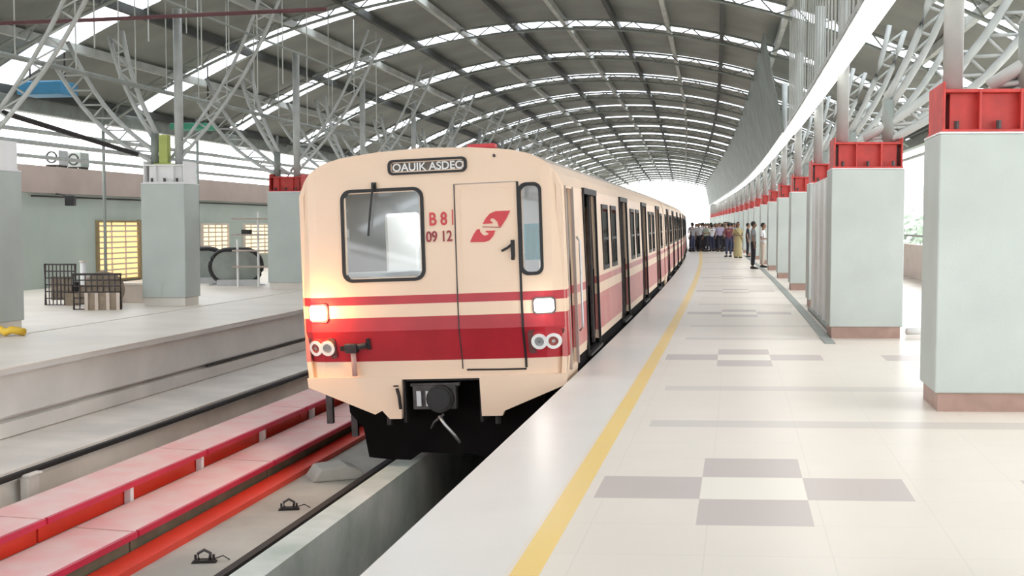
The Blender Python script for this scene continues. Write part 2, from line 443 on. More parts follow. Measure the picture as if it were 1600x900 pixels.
# ------------------------------------------------------------------ columns
def lattice_arm(p0, p1, bend, w0=.18, w1=.5, n=9, rc=.05, rw=.024):
    """two curved chords with a zigzag web between them"""
    mb = MB(); A = []; B = []
    p0 = Vector(p0); p1 = Vector(p1); dr = (p1 - p0); nrm = Vector((-dr.z, 0, dr.x)).normalized() * (1 if dr.x > 0 else -1)
    for i in range(n + 1):
        s = i / n; c = p0 + dr * s + nrm * bend * math.sin(math.pi * s) * -1
        w_ = (w0 + (w1 - w0) * s) / 2
        A.append(c + nrm * w_); B.append(c - nrm * w_)
    mb.tube(A, rc, 8); mb.tube(B, rc, 8)
    for i in range(n):
        mb.tube([A[i], B[i + 1]], rw, 5); mb.tube([B[i], A[i]], rw, 5)
    return mb
def shear(o, k=.15):
    for v in o.data.vertices: v.co.y += k * v.co.x
    return o
def make_column(side, capmat, label, group, wd=1.0, dp=.85, plm='plinth'):
    e = empty('platform_column', label, 'column', group=group)
    shear(MB().box(-wd / 2, wd / 2, 0, dp, .16, 2.36).build('shaft', M['col'], e, bevel=.015))
    shear(MB().box(-wd / 2 + .03, wd / 2 - .03, .03, dp - .03, 0, .17).build('plinth', M[plm], e))
    q = MB(); q.box(-wd / 2 - .0, wd / 2 + .0, -.0, dp + .0, 2.36, 2.375); shear(q.build('ledge', M['white'], e))
    c = MB(); W = wd / 2
    z0, z1 = 2.376, 2.74
    c.box(-W + .02, W - .02, .04, dp - .04, z0, z0 + .025)
    c.box(-W + .10, W - .10, .14, dp - .14, z0 + .025, z1 - .03)
    c.box(-W + .04, W - .04, .06, dp - .06, z1 - .03, z1)
    for x in (-W + .03, -.17, .17, W - .05):
        c.box(x, x + .022, .05, dp - .05, z0, z1 + (.06 if abs(x) > .3 else 0))
    shear(c.build('steel_cap', capmat, e, bevel=.005))
    b = MB()
    for x in (-W + .16, W - .16, 0):
        for y in (.09, dp - .09): b.tube([(x, y, z0 + .03), (x, y, z0 + .1)], .022, 6)
    b.build('bolt_set', M['grime'], e)
    yc = dp / 2
    px_ = -.32 if side > 0 else .2
    s = side       # +1: track lies to the left of this column
    po = MB().tube([(px_, yc, z1), (px_, yc, 5.75)], .085, 12).build('post', M['tube'], e, smooth=True)
    MB().tube([(.30 * s, yc, z1), (.30 * s, yc, 3.35)], .085, 12).build('stub_post', M['tubed'], e, smooth=True)
    lattice_arm((.05 * s, yc, z1), (2.3 * s, yc, 5.0), .28, rc=.06 if s > 0 else .045, rw=.026 if s > 0 else .018).build('outer_arm', M['tube'], e, smooth=True)
    if s < 0: lattice_arm((-.1 * s, yc, z1 + .1), (-2.2 * s, yc, 6.15), .22, .15, .4, rc=.035, rw=.016).build('inner_arm', M['tube'], e, smooth=True)
    lattice_arm((.3 * s, yc, 3.3), (1.1 * s, yc, 5.3), .1, .1, .3, 6).build('brace_arm', M['tube'], e, smooth=True)
    return e
ordn = ['nearest the camera', 'second from the camera', 'third from the camera', 'fourth from the camera', 'fifth from the camera', 'sixth from the camera']
pr = make_column(1, M['redsteel'], 'x', None)
rcol = []
for k in range(-2, 24):
    d = 10.0 + 6.2 * k + (.3 if k == 1 else 0)
    o = pr if k == -2 else copy_tree(pr)
    t = 3.58 + (.26 if k == 0 else 0) + (-.10 if k == 1 else 0)
    o.location = PY(d, t, 0); o.rotation_euler = (0, 0, RZ(d))
    rcol.append(o)
    if 0 <= k < 6: tag(o, 'pale grey column with red steel cap in the right row, %s' % ordn[k])
    elif k < 0: tag(o, 'pale grey red capped column standing beside or behind the viewpoint', None, 'columns behind the viewpoint')
    else: tag(o, 'small distant pale grey column with red cap far along the right row', None, 'far columns of the right row')
pl = make_column(-1, M['white'], 'x', None, .84, .66, 'ledge')
for k in range(-1, 10):
    d = 17.0 + 5.9 * k
    if k >= 2: o = copy_tree(plr)
    elif k == -1: o = pl
    else: o = copy_tree(pl)
    if k == 1:
        plr = copy_tree(pl)
        for ch in plr.children:
            if ch.name.startswith('steel_cap'): ch.data = ch.data.copy(); ch.data.materials[0] = M['redsteel']
    t = -9.17 + (.16 if k == 2 else 0)
    o.location = PY(d, t, .012); o.rotation_euler = (0, 0, RZ(d))
    lb = {0: 'pale grey column with whitish cap at the left border of the far platform', 1: 'pale grey column with whitish cap between the junk pile and the escalators',
          2: 'pale grey column with red cap right beside the train on the far platform'}.get(k, 'pale grey column of the far platform hidden behind the train' if k > 2 else 'pale grey far platform column left of the frame')
    tag(o, lb, None, 'hidden far platform columns' if k > 2 else None)
plr.location = P(17.0 + 5.9 * 10, -9.4, .012); plr.rotation_euler = (0, 0, RZ(76)); tag(plr, 'pale grey column of the far platform hidden behind the train', None, 'hidden far platform columns')
# painted bits on top of second left column
dd = 22.9
o = MB().box(-.09, .09, -.08, .08, 0, .55).box(-.2, .2, -.1, .1, -.04, 0).build('junction_box', M['lime'], None, PY(dd + .3, -9.25, 2.78), RZ(dd), bevel=.01)
tag(o, 'lime green painted junction box on the cap of the second left column', 'junction box')

# clad screen between 2nd and 3rd column
e = empty('metal_screen', 'pale ribbed screen panel between the second and third right columns', 'screen', P(17.2, 3.12, 0))
inv = Matrix.Translation(-e.location)
o = sweep('sheet', rect(3.1, 3.14, .03, 2.34), 17.3, 22.5, mat('screen_sheet', (.74, .76, .72), .5, noise=.08), 1, parent=e); o.data.transform(inv)
for dd in (17.4, 18.5, 19.6, 20.7, 21.8):
    o = MB().box(-.03, .0, -.02, .02, .02, 2.3).build('rib', M['white'], e, P(dd, 3.1, 0) - e.location, RZ(dd))
o = sweep('base_rail', rect(3.04, 3.2, .0, .05), 17.3, 22.5, M['tubed'], 1, parent=e); o.data.transform(inv)
# downpipe
c0 = PY(17.1, 4.42, 0)
o = MB().tube([(.12, 0, 2.5), (.12, 0, .14), (.1, 0, .07), (.03, -.12, .06), (-.35, -.16, .06)], .05, 10).build('downpipe', M['white'], None, c0, 0, smooth=True)
tag(o, 'white downpipe elbowing out at the foot of the second right column', 'pipe')
o = MB().box(-.12, .12, -.07, .07, 0, .05).build('pipe_cap', M['tubed'], None) if False else None

# ------------------------------------------------------------------ platform strip lights and hangers
def strip(d0, d1, t, z, label, group):
    e = empty('strip_light', label, 'strip light', P(d0, t, z), 0, group)
    inv = Matrix.Translation(-e.location)
    for nm, prof, m_ in (('diffuser', rect(t - .11, t + .11, z, z + .05), M['tlamp']), ('housing', [(t - .15, z + .05), (t + .15, z + .05), (t + .10, z + .13), (t - .10, z + .13)], M['white'])):
        o = sweep(nm, prof, d0, d1, m_, 1.6, parent=e); o.data.transform(inv)
d = 3.0; k = 0
while d < 120:
    z = 3.72 if d < 24 else 3.66
    lab = 'long glowing white strip light, nearer run over the right columns' if d < 24 else 'glowing white strip light in the far run over the right columns'
    strip(d, d + 5.1, 3.02 if d < 24 else 2.95, z, lab, 'strip lights of the near run' if d < 24 else 'strip lights of the far run')
    d += 5.2; k += 1
# strip lights over the far platform edge, mostly hidden in the roof clutter
hp = empty('hanger_frame', 'x', 'hanger frame')
MB().tube([(0, 0, 6.9), (0, 6.1, 6.9)], .04, 6).build('top_rail', M['tube'], hp)
MB().tube([(0, 0, 3.95), (0, 6.1, 3.95)], .035, 6).build('bottom_rail', M['tube'], hp)
r0 = None
for j in range(11):
    y = .3 + .55 * j
    if r0 is None: r0 = MB().tube([(0, y, 3.86), (0, y, 6.9)], .014, 5).build('rod', M['purl'], hp)
    else:
        r = r0.copy(); COL.objects.link(r); r.parent = hp; r.location = (0, .55 * j, 0)
for i, dk in enumerate([q_ for q_ in DK[5:] if q_ < 26]):
    o = hp if i == 0 else copy_tree(hp)
    o.location = P(dk + .05, 2.95, 0); o.rotation_euler = (0, 0, RZ(dk + 3))
    tag(o, 'frame of thin vertical hanger rods above the right strip lights', None, 'rod frames above the strip lights')
e = empty('fascia_sheet', 'long grey green fascia sheet hanging between the arched roof and the right strip lights', 'fascia', P(31, 2.9, 3.9))
inv = Matrix.Translation(-e.location)
zt = arc(2.45 - TC)[1] - .35
for nm, prof, m_ in (('sheet', [(2.98, 3.9), (3.01, 3.9), (2.48, zt), (2.45, zt)], mat('fascia_grey_green', (.24, .27, .24), .6, noise=.35, nscale=1.5)), ('bottom_rail', rect(2.95, 3.05, 3.84, 3.92), M['tube'])):
    o = sweep(nm, prof, 31, 150, m_, 3, parent=e); o.data.transform(inv)
# left services
def pipe(t, z, r, d0, d1, m_, label):
    return tag(sweep('service_pipe', circle_prof(t, z, r), d0, d1, m_, 5), label, 'pipe')
pipe(-12.6, 3.28, .05, 8, 75, M['tube'], 'grey pipe running high above the far concourse, upper of the two')
pipe(-12.6, 3.0, .04, 8, 75, M['tube'], 'grey pipe running high above the far concourse, lower of the two')
pipe(-7.4, 5.2, .025, 8, 60, M['tubed'], 'thin grey pipe hung under the left side of the roof')
pipe(-9.4, 4.2, .045, 8, 60, M['tubed'], 'dark conduit along the tops of the left columns')
o = MB().tube([PY(17.9, -9.15, 3.27), PY(22.5, -9.45, 2.92)], .045, 8).build('steel_brace', M['dark'], None)
tag(o, 'dark slanting steel brace beside the second left column', 'brace')
o = MB().tube([PY(18.2, -12.5, 4.55), PY(17.8, -8, 4.62), PY(17.4, -4.2, 4.72)], .03, 8).build('sprinkler_pipe', M['maroon'], None)
tag(o, 'maroon pipe crossing under the roof at upper left', 'pipe')
for d, t in ((19, -12.9), (23.5, -12.9), (28, -12.9), (33, -12.9), (39, -12.9)):
    o = MB().tube([(0, 0, .01), (0, 0, 4.5)], .04, 8).build('slim_post', M['tubed'], None, PY(d, t, 0), 0, smooth=True)
    MB().box(-.09, .09, -.09, .09, .01, .03).build('base_plate', M['grime'], o)
    tag(o, 'slim dark post rising to the left eave', 'post', 'slim posts under the left eave')
k = 0
for d in (15.5, 18.3, 20, 21.4, 22, 23.2, 24.6, 26, 27.5, 29, 31, 33):
    for t in (-9.2, -8.0):
        zt = arc(t - TC)[1] - .1
        zb = 4.2 if t < -9 else 4.2 + (k * 37 % 10) * .09
        o = MB().tube([(0, 0, zb), (0, 0, zt)], .013, 5).build('hanging_rod', M['purl'], None, PY(d, t, 0))
        tag(o, 'thin pale rod hanging from the roof above the left columns', 'rod', 'rods hanging above the left columns'); k += 1
# blue and green bundles near left eave
o = MB().box(-.5, .5, -.35, .35, 0, .28).build('equipment_case', M['blue'], None, PY(25.2, -12.6, 4.3), RZ(23), bevel=.03)
tag(o, 'blue case hung under the left eave', 'case')
MB().tube([(-.4, 0, .28), (-.4, 0, .9)], .02).tube([(.4, 0, .28), (.4, 0, .9)], .02).build('hanger_strap', M['dark'], o)
o = MB().box(-.5, .5, -.35, .35, 0, .16).build('equipment_case', M['green'], None, PY(30.5, -11.9, 4.0), RZ(30), bevel=.03)
tag(o, 'green case hung under the roof right of the second left column', 'case')
MB().tube([(-.4, 0, .16), (-.4, 0, 1.5)], .02).tube([(.4, 0, .16), (.4, 0, 1.6)], .02).build('hanger_strap', M['dark'], o)

# ------------------------------------------------------------------ far station building
WT = -15.0
sweep('wall_back', rect(WT - .25, WT, .01, 2.36), 10, 27.8, M['bwall'], kind='structure')
sweep('wall_back_right', rect(WT - .25, WT, .01, 2.36), 27.8, 80, M['bwall'], kind='structure')
sweep('trim_roof_band', rect(WT - .6, WT + .12, 2.36, 3.02), 10, 80, M['brown'], kind='structure')
o = MB().box(-3.4, 0, -.1, .1, 0, 2.34).build('wall_return', M['bwall'], None, P(31.6, WT + 3.4, 0.01), RZ(27)); o['kind'] = 'structure'
bpy.data.objects.remove(o)
def lit_opening(name, d, wdt, z0, z1, label, cat, m_, rows, cols, wood=True):
    e = empty(name, label, cat, PY(d, WT, 0), RZ(d) + math.radians(90))
    # local x runs away along the wall, local -y faces the track
    fr = MB().ring([(0, z0), (wdt, z0), (wdt, z1), (0, z1)], [(.06, z0 + .05), (wdt - .06, z0 + .05), (wdt - .06, z1 - .06), (.06, z1 - .06)], -.09, -.0)
    fr.build('frame', M['doorw'] if wood else M['card'], e)
    MB().box(.06, wdt - .06, -.03, -.01, z0 + .05, z1 - .06).build('lit_panel', m_, e)
    sl = MB()
    for j in range(1, rows):
        zz = z0 + (z1 - z0) * j / rows; sl.box(.06, wdt - .06, -.06, -.035, zz - .022, zz + .022)
    for j in range(1, cols):
        xx = wdt * j / cols; sl.box(xx - .02, xx + .02, -.065, -.035, z0 + .05, z1 - .06)
    sl.build('grille', M['card'], e)
    return e
e1 = lit_opening('lit_shutter', 31.6, 2.3, .05, 1.70, 'amber lit slatted shutter opening in the far wall, left of the second left column', 'shutter', M['gold'], 11, 3)
MB().box(2.3, 2.8, -.06, .0, .02, 1.72).build('side_leaf', M['doorw'], e1)
e2 = lit_opening('lit_window', 38.0, 2.1, .6, 1.62, 'pale lit grille window behind the left end of the escalators', 'window', M['goldp'], 7, 4, False)
e3 = lit_opening('lit_window', 41.4, 2.6, .5, 1.62, 'pale lit grille window above the right end of the escalators', 'window', M['goldp'], 8, 4, False)
# cctv / speaker on wall beam
e = empty('security_camera', 'small black camera on an arm under the far brown roof band', 'camera', PY(29.5, WT + .15, 2.35), 0)
MB().tube([(0, 0, .0), (.35, -.1, -.06)], .02).build('arm', M['grime'], e)
MB().box(.28, .5, -.2, -.0, -.3, -.04).build('housing', M['black'], e, bevel=.02)
o = sweep('wall_cable', circle_prof(WT + .05, 2.28, .02), 26, 44, M['black']); tag(o, 'sagging dark cable under the far roof band', 'cable')
for i, (d, m_) in enumerate(((30.0, M['steel']), (31.0, M['tubed']))):
    e = empty('outdoor_unit', ['pale boxed unit on the far roof band, left of the pair', 'grey boxed unit on the far roof band, right of the pair'][i], 'unit', PY(d, WT - .1, 3.02), RZ(d))
    MB().box(-.2, .2, -.22, .22, .05, .44).build('housing', m_, e, bevel=.02)
    MB().ring([(p[0], p[1]) for p in circ(0, .25, .15, 20)], [(p[0], p[1]) for p in circ(0, .25, .12, 20)], -.24, -.22).build('fan_ring', M['dark'], e)
    MB().box(-.18, -.12, -.2, .2, 0, .05).box(.12, .18, -.2, .2, 0, .05).build('foot', M['dark'], e)

# escalators
def escalator(d, t, rz, label):
    e = empty('escalator', label, 'escalator', PY(d, t, .01), rz, 'escalators at the far concourse')
    L = .12; H = .95
    for y, nm in ((-.5, 0), (.5, 1)):
        out = []
        for k in range(13):
            a = math.radians(90 + 180 * k / 12); out.append((-.35 + .42 * math.cos(a), .5 + .42 * math.sin(a)))
        ring = out + [(L, .08)] + [(L + .42 * math.cos(math.radians(a)), .5 + .42 * math.sin(math.radians(a))) for a in range(-75, 91, 15)]
        MB().prism([(x * .96 + .02, (z - .5) * .93 + .5) for x, z in ring], y - .02, y + .02).build('balustrade_panel', M['tubed'], e)
        MB().tube([(x, y, z) for x, z in ring], .05, 8, closed=True).build('hand_rail', M['black'], e, smooth=True)
        MB().box(-.6, L + .3, y - .09, y + .09, 0, .16).build('skirt', M['steel'], e)
    MB().box(-.8, L + .5, -.4, .4, 0, .03).build('comb_plate', M['steel'], e)
    st = MB()
    for j in range(4): st.box(-.4 + .2 * j, -.22 + .2 * j, -.38, .38, .03, .05 + .012 * j)
    st.build('step_band', M['grime'], e)
    return e
escalator(31.0, -10.95, math.radians(12), 'escalator end with full black handrail loop facing the tracks')
escalator(32.2, -12.4, math.radians(12), 'escalator end half hidden by the second left column')
# clutter between the left columns
def mesh_panel(d, t, w_, h_, rz, label):
    e = empty('mesh_barrier', label, 'barrier', PY(d, t, .01), rz)
    MB().tube([(0, 0, 0), (w_, 0, 0), (w_, 0, h_), (0, 0, h_)], .03, 6, closed=True).build('frame', M['grime'], e)
    q = MB()
    for j in range(1, 8): q.tube([(w_ * j / 8, 0, 0), (w_ * j / 8, 0, h_)], .012, 5)
    for j in range(1, 6): q.tube([(0, 0, h_ * j / 6), (w_, 0, h_ * j / 6)], .012, 5)
    q.build('wire_grid', M['grime'], e)
    MB().box(.1, w_ - .1, .02, .05, .1, h_ * .7).build('backing_board', M['wood'], e)
mesh_panel(23.2, -11.6, .62, .8, -.1, 'tall brown mesh barrier leaning at the left of the junk pile')
mesh_panel(21.9, -10.35, .85, .66, .1, 'low mesh barrier in front of the cable reel')
o = MB().box(-.09, .0, -.10, .10, 0, .34).box(-.09, .03, -.12, .12, .34, .37).build('cable_box', M['ledge'], None, PY(11.7, -5.2, -1.25), RZ(11), bevel=.01)
tag(o, 'small concrete box against the ledge face at lower left', 'box')
o = MB().tube([(0, 0, 0), (0, 0, .85)], .06, 10).build('bollard', M['white'], None, PY(22.9, -10.7, .01), smooth=True); tag(o, 'white bollard rising out of the junk pile', 'bollard')
MB().tube([(0, 0, .85), (0, 0, .88)], .075, 10).build('top_cap', M['card'], o)
e = empty('cable_reel', 'greenish cable reel on its side among the junk', 'reel', PY(22.7, -10.2, .01), .5)
for y in (-.2, .2): MB().prism(circ(0, .34, .34, 22), y - .02, y + .02).build('flange', M['wood'], e)
MB().tube([(0, -.18, .34), (0, .18, .34)], .2, 14).build('cable_coil', M['dark'], e)
o = MB().box(-.3, .3, -.25, .25, 0, .32).build('wooden_crate', M['wood'], None, PY(22.1, -9.9, .01), .2, bevel=.01); tag(o, 'low wooden crate beside the cable reel', 'crate')
q = MB()
for j in (-.28, -.1, .1, .28): q.box(j - .03, j + .03, -.27, -.25, 0, .32)
q.build('slat', M['card'], o)
o = MB().box(-.34, .34, -.12, .12, 0, .36).build('planter_wall', M['card'], None, PY(24.0, -10.25, .01), 0, bevel=.01)
tag(o, 'low pale board box in front of the amber shutter', 'box'); MB().box(-.36, .36, -.14, .14, .36, .40).build('lid', M['farfloor'], o)
e = empty('tool_bag', 'black bag with red flap on the ground by the low pale box', 'bag', PY(23.4, -11.0, .25), .3)
MB().prism([(-.22, 0), (.22, 0), (.18, .2), (-.14, .22)], -.12, .12).build('body', M['black'], e, bevel=.03)
MB().prism([(.0, .1), (.24, .02), (.24, .24), (.05, .3)], -.125, .125).build('flap', M['redsteel'], e, bevel=.02)
o = MB().box(-.3, .3, -.3, .3, -.24, 0).build('timber_block', M['wood'], None, PY(23.4, -11.0, .25), .3); tag(o, 'timber block under the black and red bag', 'block')
# pipe gantry boards near third left column
e = empty('service_rack', 'rack of white posts and brown shelves left of the third left column', 'rack', PY(29.8, -10.55, .01), RZ(30))
for x in (0, .55, 1.1): MB().tube([(x, 0, 0), (x, 0, 1.9 if x else 1.2)], .03, 8).build('post', M['white'], e)
for z in (.5, .9, 1.3, 1.7): MB().box(-.1, 1.2, -.12, .12, z, z + .04).build('shelf', M['brown'], e)
MB().box(.15, .35, -.1, .1, 1.34, 1.45).build('tool_box', M['black'], e)
# yellow hose at left border
o = MB().tube([(-.25, 0, .06), (-.1, .1, .12), (.05, 0, .05), (.15, -.12, .1), (.3, 0, .05)], .055, 8).build('coiled_hose', M['yel'], None, PY(16.75, -8.55, .012), .2, smooth=True)
tag(o, 'yellow coil of hose at the foot of the leftmost column', 'hose')

# pale trees beyond the right parapet
random.seed(3)
for (x, y, s, lab) in ((19.5, 58, 2.6, 'pale leafy tree seen in the gap between the first two right columns'), (23, 62, 2.2, 'smaller pale tree beside it beyond the right parapet')):
    e = empty('leafy_tree', lab, 'tree', (x, y, -7))
    MB().tube([(0, 0, 0), (.1, 0, 3), (0, .1, 5.6)], [.28, .22, .14], 8).build('trunk', M['bark'], e)
    q = MB()
    for j in range(900):
        a = Vector((random.gauss(0, 1), random.gauss(0, 1), random.gauss(0, .8))).normalized() * s * random.uniform(.5, 1) ; c = Vector((0, 0, 6.9)) + a
        u = Vector((random.gauss(0, 1), random.gauss(0, 1), random.gauss(0, 1))).normalized() * .22; vv = u.orthogonal().normalized() * .13
        q.add([c - u, c + vv, c + u, c - vv], [(0, 1, 2, 3)])
    q.build('foliage', M['leaf'], e, fix=False)

# ------------------------------------------------------------------ train
M['shadeblk'] = mat('painted_shade', (.01, .008, .008), .95, noise=.3, spec=.1)  # near-black paint for the shade under the train and at the platform gap
M['tailplate'] = mat('dull_brown_red_plate', (.13, .045, .045), .5, noise=.2, nscale=8)
M['sred'] = mat('pinkish_side_red', (.50, .12, .12), .4, noise=.25, nscale=2.2, col2=(.52, .22, .19))  # side stripes in a paler, pinker red than the cab front
TL = 19.6; ROLL = .042
PROF = [(1.39, -.12), (1.42, .2), (1.425, .9), (1.415, 1.95), (1.36, 2.08), (1.27, 2.19), (1.12, 2.28), (.9, 2.335), (.5, 2.375), (0, 2.395)]
def hw(z):
    if z <= PROF[0][1]: return PROF[0][0]
    for (a, za), (b, zb) in zip(PROF, PROF[1:]):
        if z <= zb: return a + (b - a) * (z - za) / (zb - za)
    return 0
def stripe_mi(z, door=False):
    if .64 <= z + 1e-6 and z < .775: return 0
    if .775 <= z < .865: return 1
    if .17 <= z < .64: return 1
    return 0
DOORS = [2.5, 7.3, 12.1, 16.9]; DW = .68
def coach_body(e, cab):
    doors = DOORS
    wins = []
    for a, b in zip(doors, doors[1:]):
        c = (a + b) / 2; wins += [c - .62, c + .62]
    wins += [18.45] if cab else [.9, 18.45]
    if not cab: pass
    WH = .36
    holes = []
    for c in doors: holes.append((c - DW, c + DW, .0, 1.93))
    for c in wins: holes.append((c - WH, c + WH, .95, 1.78))
    if cab: holes.append((.30, .90, .02, 1.93))
    ys = sorted(set([0, TL] + [h[0] for h in holes] + [h[1] for h in holes] + list(range(1, 20))))
    zs = sorted(set([-.12, 0, .02, .06, .17, .2, .64, .775, .865, .9, .95, 1.78, 1.93, 1.95]))
    half = [(hw(z), z) for z in zs] + [p for p in PROF if p[1] > 1.95]
    prof = half + [(-a, z) for a, z in reversed(half[:-1])]
    mb = MB(); n = len(prof)
    vs = [(u, y, z) for y in ys for u, z in prof]
    base = len(mb.v); mb.v += vs
    for i in range(len(ys) - 1):
        yc = (ys[i] + ys[i + 1]) / 2
        for k in range(n - 1):
            zc = (prof[k][1] + prof[k + 1][1]) / 2; uc = prof[k][0] + prof[k + 1][0]
            if abs(uc) > 2.6 and any(h[0] < yc < h[1] and h[2] < zc < h[3] and not (uc < 0 and h[2] < .5 and h[1] - h[0] > 1.2) for h in holes): continue
            mb.f.append([i * n + k, i * n + k + 1, (i + 1) * n + k + 1, (i + 1) * n + k]); mb.m.append((3 if zc < .06 and yc > 1.2 else stripe_mi(zc)) if abs(uc) > 2.6 else (2 if zc > 2.2 else 0))  # lowest side strip painted black as the dark gap above the platform
    o = mb.build('body_shell', [M['cream'], M['sred'], M['rooft'], M['shadeblk']], e, fix=True)
    sm = o.modifiers.new('thick', 'SOLIDIFY'); sm.thickness = .05; sm.offset = -1
    # back / front ends plain for trailing cars
    def end_wall(y0, y1, door=True):
        pts = [(u, z) for u, z in prof]
        lft = [(-.4, -.12), (-.4, 1.9), (.4, 1.9), (.4, -.12)]
        poly = [(u * .985, z if z < 2 else 2 + (z - 2) * .96) for u, z in pts] + lft
        MB().prism(poly, y0, y1).build('end_wall', M['cream'], e)
    end_wall(TL - .06, TL - .01)
    if not cab: end_wall(.01, .06)
    # floor, ceiling, seats
    MB().box(-1.35, 1.35, .08 if not cab else 1.4, TL - .08, -.12, -.02).build('saloon_floor', M['intdark'], e)
    MB().box(-1.2, 1.2, 1.5, TL - .1, 2.08, 2.12).build('saloon_ceiling', M['intdark'], e)
    for s in (-1, 1):
        for a, b in zip(doors, doors[1:]):
            q = MB(); q.prism([(s * 1.34, .0), (s * .9, .38), (s * .9, .44), (s * 1.25, .44), (s * 1.3, .95), (s * 1.345, .95)], a + .9, b - .9); q.build('bench_seat', M['intdark'], e, bevel=.02)
    for y in (3.6, 6.2, 8.4, 11.0, 13.2, 15.8):
        MB().tube([(.75, y, -.02), (.75, y, 2.08)], .018, 6).build('grab_pole', M['steel'], e)
    # door surrounds and sills, closed leaves left
    dm = None; wm = None
    for s in (-1, 1):
        for c in doors:
            fr = MB(); X = hw(1)
            for y in (c - DW, c + DW):
                fr.box(s * X - .015, s * X + .012, y - .018, y + .018, .0, 1.93)
            fr.box(s * X - .035, s * X + .02, c - DW, c + DW, 1.9, 1.97)
            fr.box(s * X - .06, s * X + .035, c - DW, c + DW, -.03, .0)
            fr.build('door_frame', M['black'] if s > 0 else M['grime'], e)
            if s < 0: continue
            # leaves slid open inside
            for q_ in (-1, 1):
                a = c + q_ * (DW + .02); b = c + q_ * (DW - .16)
                MB().box(1.33, 1.36, min(a, b), max(a, b), .02, 1.9).build('door_leaf', M['grime'], e)
    for s in (-1, 1):
        for c in wins:
            X = (hw(1.3)) * s
            f_ = MB().ring([(c - WH - .03, .92), (c + WH + .03, .92), (c + WH + .03, 1.81), (c - WH - .03, 1.81)], [(c - WH + .03, .98), (c + WH - .03, .98), (c + WH - .03, 1.75), (c - WH + .03, 1.75)], -.015, .015)
            f_.box(c - WH, c + WH, -.012, .012, 1.32, 1.36)
            f_.v = [(X + v[1] * 1.0 + 0, v[0], v[2]) for v in f_.v]
            fo = f_.build('window_frame', M['black'], e)
            MB().box(X - .006, X + .006, c - WH, c + WH, .95, 1.78).build('pane', M['dglass'], fo)
    # underframe
    MB().box(-1.1, 1.1, 1.6, TL - .3, -.42, -.14).build('underframe', M['dark'], e)
    MB().box(-1.25, 1.25, 6.5, 12.8, -.85, -.42).build('equipment_case', M['dark'], e, bevel=.03)
    for yb in (3.2, TL - 3.0):
        bg_ = MB()
        for s in (-1, 1):
            bg_.box(s * 1.0 - .08, s * 1.0 + .08, yb - 1.6, yb + 1.6, -.72, -.5)
        bg_.box(-1.0, 1.0, yb - .2, yb + .2, -.7, -.45)
        bo = bg_.build('bogie', M['dark'], e)
        for yy in (yb - 1.1, yb + 1.1):
            for s in (-1, 1):
                MB().prism(circ(yy, -.63, .43, 28), s * .78, s * .90, 'x').build('wheel', M['grime'], bo)
            MB().tube([(-.8, yy, -.63), (.8, yy, -.63)], .07, 10).build('axle', M['dark'], bo)
    # roof vents
    for y in (3, 8, 13, 17.5):
        MB().prism([(-.35, 2.385), (.35, 2.385), (.25, 2.45), (-.25, 2.45)], y - .6, y + .6).build('roof_vent', M['rooft'], e, bevel=.01)
M['rooft'] = mat('grey_coach_roof', (.55, .47, .40), .6, noise=.2, nscale=2)
# frame of reference for each coach: local x right, y away, z up, rolled by the cant
def coach_frame(e, d0):
    dm = d0 + 9.2; th = math.atan(HD(dm))
    c = P(d0, -1.45, 0)
    Rz = Matrix.Rotation(-th, 4, 'Z'); Ry = Matrix.Rotation(-ROLL, 4, 'Y')
    e.matrix_world = Matrix.Translation(c) @ Rz @ Ry
    # keep as loc/rot
D0 = 12.2
coach = empty('metro_coach', 'cream and red leading metro coach with cab front and lit lamps', 'metro coach')
coach_body(coach, True)
ZB = .5
def vf(u, z):
    """depth of the cab front (local y, negative towards the camera)"""
    a = abs(u)
    y = .05 * (max(0, a - .2) / 1.2) ** 2 + .12 * (max(0, a - 1.2) / .22) ** 2
    if z > .9: y += .05 * (z - .9)
    if z < ZB: y += .10 * min(1, (ZB - z) / .33)
    return y - .13
us = sorted(set([-1.425, -1.38, -1.3, -1.2, -1.0, -.88, -.8, -.6, -.4, -.2, -.06, .0, .2, .4, .6, .8, .97, 1.0, 1.02, 1.19, 1.21, 1.3, 1.38, 1.425, -.35, .42, .50]))
zs = sorted(set([-.03, .07, .17, .28, .4, .5, .64, .775, .865, 1.0, 1.06, 1.2, 1.4, 1.6, 1.8, 1.95, 1.96, 2.02, 2.06, 2.10, 2.13, 2.16, 2.19, 2.22, 2.25, 2.27, 2.29, 2.31, 2.33, 2.345, 2.36, 2.375, 2.385, 2.395]))
# windscreen hole u -.88..-.06, z 1.06..1.95 ; side light u 1.02..1.19, z 1.10..1.93 ; sign u -.35..+.42 z 2.16..2.25
H3 = [(-.88, -.06, 1.06, 1.95), (1.02, 1.19, 1.06, 1.95), (-.35, .42, 2.16, 2.25)]
mb = MB(); n = len(us)
for z in zs:
    for u in us:
        uu = max(-hw(z), min(hw(z), u)); mb.v.append((uu, vf(uu, z), z))
for j in range(len(zs) - 1):
    for i in range(n - 1):
        uc = (us[i] + us[i + 1]) / 2; zc = (zs[j] + zs[j + 1]) / 2
        if abs(uc) > hw(zs[j]) + .02 and abs(us[i + (uc > 0)]) >= hw(zs[j]) and min(abs(us[i]), abs(us[i + 1])) >= hw(zs[j]): continue
        if any(h[0] < uc < h[1] and h[2] < zc < h[3] for h in H3): continue
        mb.f.append([j * n + i, j * n + i + 1, (j + 1) * n + i + 1, (j + 1) * n + i]); mb.m.append(stripe_mi(zc))
front = mb.build('cab_front', [M['cream'], M['red']], coach, fix=False)
bm = bmesh.new(); bm.from_mesh(front.data); bmesh.ops.remove_doubles(bm, verts=bm.verts, dist=.0005); bmesh.ops.recalc_face_normals(bm, faces=bm.faces); bm.to_mesh(front.data); bm.free()
sm = front.modifiers.new('thick', 'SOLIDIFY'); sm.thickness = .04; sm.offset = 0
